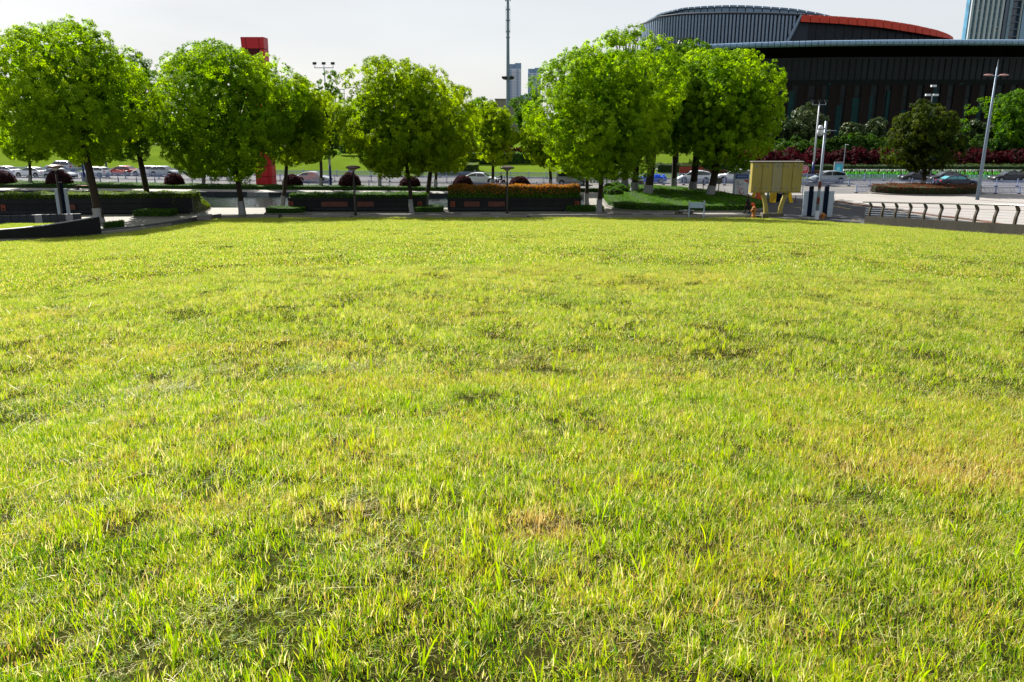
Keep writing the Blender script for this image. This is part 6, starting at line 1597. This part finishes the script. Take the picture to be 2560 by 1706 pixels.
# ------------------------------------------------------------------ entrance barrier group
M_yel = mat('barrier_yellow', (.62, .40, .01), .5, var=.1, dirt=.15); M_org = mat('barrier_orange', (.55, .10, .03), .5, var=.15)
def stripe_post(label, px, pb, pt, w_, lean=0.0, stripes=True):
    x, Y = G(px, pb); h = zat(pt, Y)
    r_ = thing('guard_post', label, 'barrier', (x, Y, 0)); MB().add([(-w_ / 2, 0, 0), (w_ / 2, 0, 0), (w_ / 2, .3, 0), (-w_ / 2, .3, 0), (-w_ / 2 + lean, 0, h), (w_ / 2 + lean, 0, h), (w_ / 2 + lean, .3, h), (-w_ / 2 + lean, .3, h)], [(3, 2, 1, 0), (4, 5, 6, 7), (0, 1, 5, 4), (1, 2, 6, 5), (2, 3, 7, 6), (3, 0, 4, 7)]).build('post_body', M_yel, r_)
    if stripes:
        n = 7
        for i in range(n):
            z0 = h * (i + .1) / n; MB().add([(-w_ * .38 + lean * i / n, -.006, z0), (w_ * .42 + lean * i / n, -.006, z0 + w_ * .7), (w_ * .42 + lean * i / n, -.006, z0 + w_ * .7 + h * .055), (-w_ * .38 + lean * i / n, -.006, z0 + h * .055)], [(0, 1, 2, 3)]).build('black_stripe', M_blk, r_)
stripe_post('slanted yellow guard post under the left end of the cream cabinets', 1880, 500, 482, .32, .3, False)
stripe_post('black and yellow striped guard post under the middle of the cream cabinets', 1932, 507, 481, .62)
stripe_post('yellow guard post under the right end of the cream cabinets', 1978, 507, 482, .38, -.25, False)
x, Y = G(1901, 503); r_ = thing('orange_cabinet', 'orange slatted cabinet between the cream cabinet legs', 'barrier machine', (x, Y, 0)); MB().box((0, .2, .5), (.75, .5, 1.0)).build('cabinet_body', M_org, r_)
for i in range(6): MB().box((0, -.07, .12 + i * .15), (.72, .05, .07)).build('slat', M_yel if False else M_org, r_)
MB().box((-.5, .2, .2), (.3, .3, .4)).build('side_box', M_org, r_)
x, Y = G(1950, 505); r_ = thing('dark_booth', 'small dark booth with a rust red side post under the cream cabinets', 'booth', (x, Y, 0)); MB().box((0, .3, .6), (.62, .6, 1.2)).build('booth_body', M_nav2, r_); MB().box((.42, .1, .65), (.16, .2, 1.3)).build('rust_post', M_rust, r_); MB().box((0, .0, .85), (.5, .04, .06)).build('shelf', M_steel, r_)
x, Y = G(1919, 502); tag(MB().box((0, 0, .5), (.2, .12, 1.0)).build('green_post', mat('pale_green', (.12, .22, .14), .5), loc=(x, Y, 0)), 'slim pale green post between the orange cabinet and the striped guard post', 'post')
for px, lab in ((1874, 'thin rusty bollard left of the guard posts'), (1988, 'thin rusty bollard right of the guard posts'), (1810, 'small rusty bollard at the back right of the island')):
    x, Y = G(px, 508 if px != 1810 else 494); tag(MB().tube([(0, 0, 0), (0, 0, .75)], .05, 8).build('bollard', M_rust, loc=(x, Y, 0)), lab, 'bollard')
x, Y = G(1890, 504); tag(MB().box((0, 0, .08), (3.2, .35, .16)).build('barrier_plinth', M_brick, loc=(x + 0, Y + .6, 0)), 'low brick plinth under the orange cabinet and guard posts', 'plinth')

# ------------------------------------------------------------------ people
M_skin = mat('skin', (.30, .17, .11), .6); M_coat = mat('black_cloth', (.012, .011, .013), .85); M_sleeve = mat('grey_blue_cloth', (.035, .045, .06), .8); M_hair = mat('black_hair', (.006, .005, .005), .5)
def skinned(name, verts, edges, radii, m, parent, root=0, sub=1):
    me = bpy.data.meshes.new(name); me.from_pydata(verts, edges, []); me.materials.append(m)
    o = bpy.data.objects.new(name, me); C.objects.link(o); o.parent = parent
    s_ = o.modifiers.new('skin', 'SKIN'); s_.use_smooth_shade = True
    for i, r in enumerate(radii): me.skin_vertices[0].data[i].radius = r if hasattr(r, '__len__') else (r, r); me.skin_vertices[0].data[i].use_root = (i == root)
    sb_ = o.modifiers.new('sub', 'SUBSURF'); sb_.levels = sub; sb_.render_levels = sub
    return o
def add_skin_layer(me): pass
_skinned = skinned
def skinned(name, verts, edges, radii, m, parent, root=0, sub=1):
    me = bpy.data.meshes.new(name); me.from_pydata(verts, edges, []); me.materials.append(m)
    o = bpy.data.objects.new(name, me); C.objects.link(o); o.parent = parent
    md = o.modifiers.new('skin', 'SKIN')
    if not len(me.skin_vertices):
        with bpy.context.temp_override(object=o, active_object=o, selected_objects=[o]):
            bpy.ops.mesh.customdata_skin_add()
    md.use_smooth_shade = True
    for i, r in enumerate(radii):
        me.skin_vertices[0].data[i].radius = tuple(r) if hasattr(r, '__len__') else (r, r)
        me.skin_vertices[0].data[i].use_root = (i == root)
    sb_ = o.modifiers.new('sub', 'SUBSURF'); sb_.levels = sub; sb_.render_levels = sub
    return o
def head(parent, c, face=0.0, hair_long=True, m_hair=None):
    h = MB(); n = 14; rows = 9; V = []; F_ = []
    for i in range(rows + 1):
        t = math.pi * i / rows; rz = math.cos(t); rr = math.sin(t)
        for k in range(n):
            a = 2 * math.pi * k / n; x, y = rr * math.cos(a) * .092, rr * math.sin(a) * .078
            if rz < -.2: x *= 1 - .18 * (-rz); y *= 1 - .25 * (-rz)
            V.append((x, y, rz * .118))
    for i in range(rows):
        for k in range(n): F_.append((i * n + k, (i + 1) * n + k, (i + 1) * n + (k + 1) % n, i * n + (k + 1) % n))
    h.add(V, F_); hd = h.build('head', M_skin, parent, loc=c, smooth=True); hd.rotation_euler = (0, 0, face)
    MB().tube([(.085, 0, .02), (.115, 0, -.02), (.09, 0, -.03)], [.008, .016, .010], 6).build('nose', M_skin, hd)
    MB().box((.082, 0, -.065), (.012, .04, .010)).build('mouth', mat('lip', (.25, .07, .06), .5), hd)
    for s2 in (-1, 1):
        MB().box((.084, s2 * .032, .015), (.012, .022, .012)).build('eye', M_hair, hd); MB().box((0, s2 * .08, 0), (.035, .02, .05)).build('ear', M_skin, hd)
    hr = MB(); hr.add([(v[0] * 1.1 - .02, v[1] * 1.14, v[2] * 1.08 + .012) for v in V], [f for f in F_ if not any((V[i][0] > .045 and V[i][2] < .055) or V[i][2] < -.075 for i in f)]); hr.build('hair', m_hair or M_hair, hd, smooth=True)
    if hair_long: beveled(MB().box((-.075, 0, -.08), (.07, .13, .17)).build('hair_back', M_hair, hd), .03, 2)
    return hd
def hand(parent, w, d, m=None):
    """palm with four curled fingers and a thumb; d is the direction the fingers point"""
    w = Vector(w); d = Vector(d).normalized(); s_ = d.cross(Vector((0, 1, 0))).normalized() if abs(d.y) < .9 else Vector((1, 0, 0)); u = d.cross(s_)
    V = [w, w + d * .05]; E_ = [(0, 1)]; Rr = [.026, .034]
    for k, (o_, l_) in enumerate(((-.028, .062), (-.01, .075), (.01, .07), (.028, .055))):
        b0 = len(V); V += [w + d * .075 + s_ * o_, w + d * (.075 + l_ * .55) + s_ * o_ + u * .01, w + d * (.075 + l_ * .85) + s_ * o_ + u * .035]; E_ += [(1, b0), (b0, b0 + 1), (b0 + 1, b0 + 2)]; Rr += [.011, .009, .0075]
    b0 = len(V); V += [w + d * .03 + s_ * -.04 + u * .01, w + d * .065 + s_ * -.055 + u * .03]; E_ += [(0, b0), (b0, b0 + 1)]; Rr += [.012, .009]
    return skinned('hand', [tuple(v) for v in V], E_, Rr, m or M_skin, parent, 0, 1)
# walking person with an orange red bag; local +x is the walking direction
x, Y = G(1868, 533.5, 0)
r_ = thing('person', 'person in a long black coat walking beside the hydrant, one arm out', 'person', (x, Y, 0.0), math.pi * .94)
V = [(0, 0, .93), (0, 0, 1.12), (.02, 0, 1.34), (.03, 0, 1.46), (.03, 0, 1.52),
     (0, .09, .88), (.12, .09, .50), (.20, .09, .10), (.30, .09, .05), (0, -.09, .88), (-.06, -.09, .50), (-.26, -.09, .14), (-.18, -.09, .05),
     (.02, .19, 1.38), (.05, .24, 1.12), (.14, .24, .88), (.02, -.19, 1.38), (-.12, -.25, 1.14), (-.30, -.22, .92)]
E_ = [(0, 1), (1, 2), (2, 3), (3, 4), (0, 5), (5, 6), (6, 7), (7, 8), (0, 9), (9, 10), (10, 11), (11, 12), (2, 13), (13, 14), (14, 15), (2, 16), (16, 17), (17, 18)]
Rr = [(.15, .17), (.13, .16), (.13, .18), (.07, .07), (.055, .055), .095, .065, .045, .04, .095, .065, .045, .04, .07, .05, .036, .07, .05, .036]
skinned('body', V, E_, Rr, M_coat, r_, 0, 2)
MB().lathe([(.17, 1.12), (.20, .95), (.23, .60), (.24, .45), (.22, .45)], n=14).build('coat_skirt', M_coat, r_, smooth=True)
skinned('sleeve', [(-.0, -.20, 1.37), (-.12, -.25, 1.14), (-.26, -.23, .96)], [(0, 1), (1, 2)], [.078, .058, .048], M_sleeve, r_, 0, 1)
head(r_, (.04, 0, 1.62), 0); hand(r_, (-.31, -.22, .90), (-.6, 0, -.8)); hand(r_, (.15, .24, .86), (.2, 0, -1))
for s2, xx in ((.09, .24), (-.09, -.22)): beveled(MB().box((xx + .04, s2, .045), (.26, .09, .09)).build('shoe', M_blk, r_), .025, 2)
MB().tube([(0, 0, -.05), (0, 0, .0)], .01, 5)
bx = Vector((x, Y, 0)) + Matrix.Rotation(math.pi * .94, 4, 'Z') @ Vector((-.38, -.22, .78))
rb_ = thing('bag', 'crumpled orange red bag held out towards the hydrant', 'bag', tuple(bx))
mb = MB(); rq = random.Random(2); P = []
for i in range(6):
    for k in range(10):
        a = 2 * math.pi * k / 10; t = i / 5; rr = .15 * math.sin(math.pi * (t * .75 + .12)) + rq.uniform(-.02, .02); P.append((.06 + rr * 1.2 * math.cos(a) + .1 * t, rr * .7 * math.sin(a), .16 - .42 * t))
mb.add(P, [(i * 10 + k, i * 10 + (k + 1) % 10, (i + 1) * 10 + (k + 1) % 10, (i + 1) * 10 + k) for i in range(5) for k in range(10)] + [tuple(range(10)), tuple(range(50, 60))[::-1]]); mb.build('bag_body', mat('orange_red_plastic', (.55, .07, .03), .5), rb_)
MB().tube([(0, 0, .12), (-.02, 0, .18), (.06, 0, .2), (.1, 0, .12)], .008, 5).build('bag_handle', MATS['orange_red_plastic'], rb_)
# motorcyclist
x, Y = G(1250, 466, 0); x2 = at(1250, 460, Y)[0]
r_ = thing('motorcycle', 'dark motor scooter ridden along the street right of the white saloon', 'motorcycle', (x2, Y, 0), math.pi * .96)
for xx in (-.62, .62):
    mb = MB(); pts = [(xx + .26 * math.cos(a), 0, .28 + .26 * math.sin(a)) for a in np.linspace(0, 2 * math.pi, 17)]; mb.tube(pts, .055, 6, False); wv = mb.build('wheel', M_tyre, r_); MB().tube([(xx, -.03, .28), (xx, .03, .28)], .12, 10).build('hub', M_rim, wv)
skinned('scooter_body', [(-.75, 0, .62), (-.3, 0, .62), (.05, 0, .36), (.38, 0, .40), (.52, 0, .75), (.48, 0, .95)], [(0, 1), (1, 2), (2, 3), (3, 4), (4, 5)], [.13, .16, .13, .12, .14, .08], mat('scooter_red', (.10, .03, .03), .35), r_, 1, 2)
beveled(MB().box((-.38, 0, .78), (.66, .26, .09)).build('seat', M_blk, r_), .03, 2); MB().tube([(.44, -.32, 1.02), (.50, -.1, .98), (.50, .1, .98), (.44, .32, 1.02)], .018, 6).build('handlebar', M_blk, r_)
for s2 in (-1, 1): MB().tube([(.46, s2 * .28, 1.02), (.48, s2 * .32, 1.16)], .01, 5).build('mirror_stalk', M_steel, r_); MB().tube([(.46, s2 * .32, 1.18), (.49, s2 * .32, 1.18)], .055, 10).build('mirror', M_rim, r_)
p_ = thing('person', 'rider in a dark shirt sitting on the scooter', 'person', (x2, Y, 0), math.pi * .96)
V = [(-.28, 0, .90), (-.24, 0, 1.10), (-.16, 0, 1.34), (-.12, 0, 1.45), (-.10, 0, 1.50), (-.20, .13, .86), (.16, .15, .84), (.14, .15, .42), (.26, .15, .38), (-.20, -.13, .86), (.16, -.15, .84), (.14, -.15, .42), (.26, -.15, .38),
     (-.16, .2, 1.36), (.06, .26, 1.14), (.36, .27, 1.06), (-.16, -.2, 1.36), (.06, -.26, 1.14), (.36, -.27, 1.06)]
skinned('body', V, E_, [(.14, .15), (.13, .16), (.13, .18), (.07, .07), (.05, .05), .09, .07, .05, .045, .09, .07, .05, .045, .07, .05, .04, .07, .05, .04], mat('dark_blue_shirt', (.012, .014, .02), .8), p_, 0, 2)
head(p_, (-.08, 0, 1.61), 0, False); hand(p_, (.37, .27, 1.05), (.8, 0, -.1)); hand(p_, (.37, -.27, 1.05), (.8, 0, -.1))
for s2 in (-1, 1): beveled(MB().box((.28, s2 * .15, .36), (.24, .09, .08)).build('shoe', M_blk, p_), .02, 2)
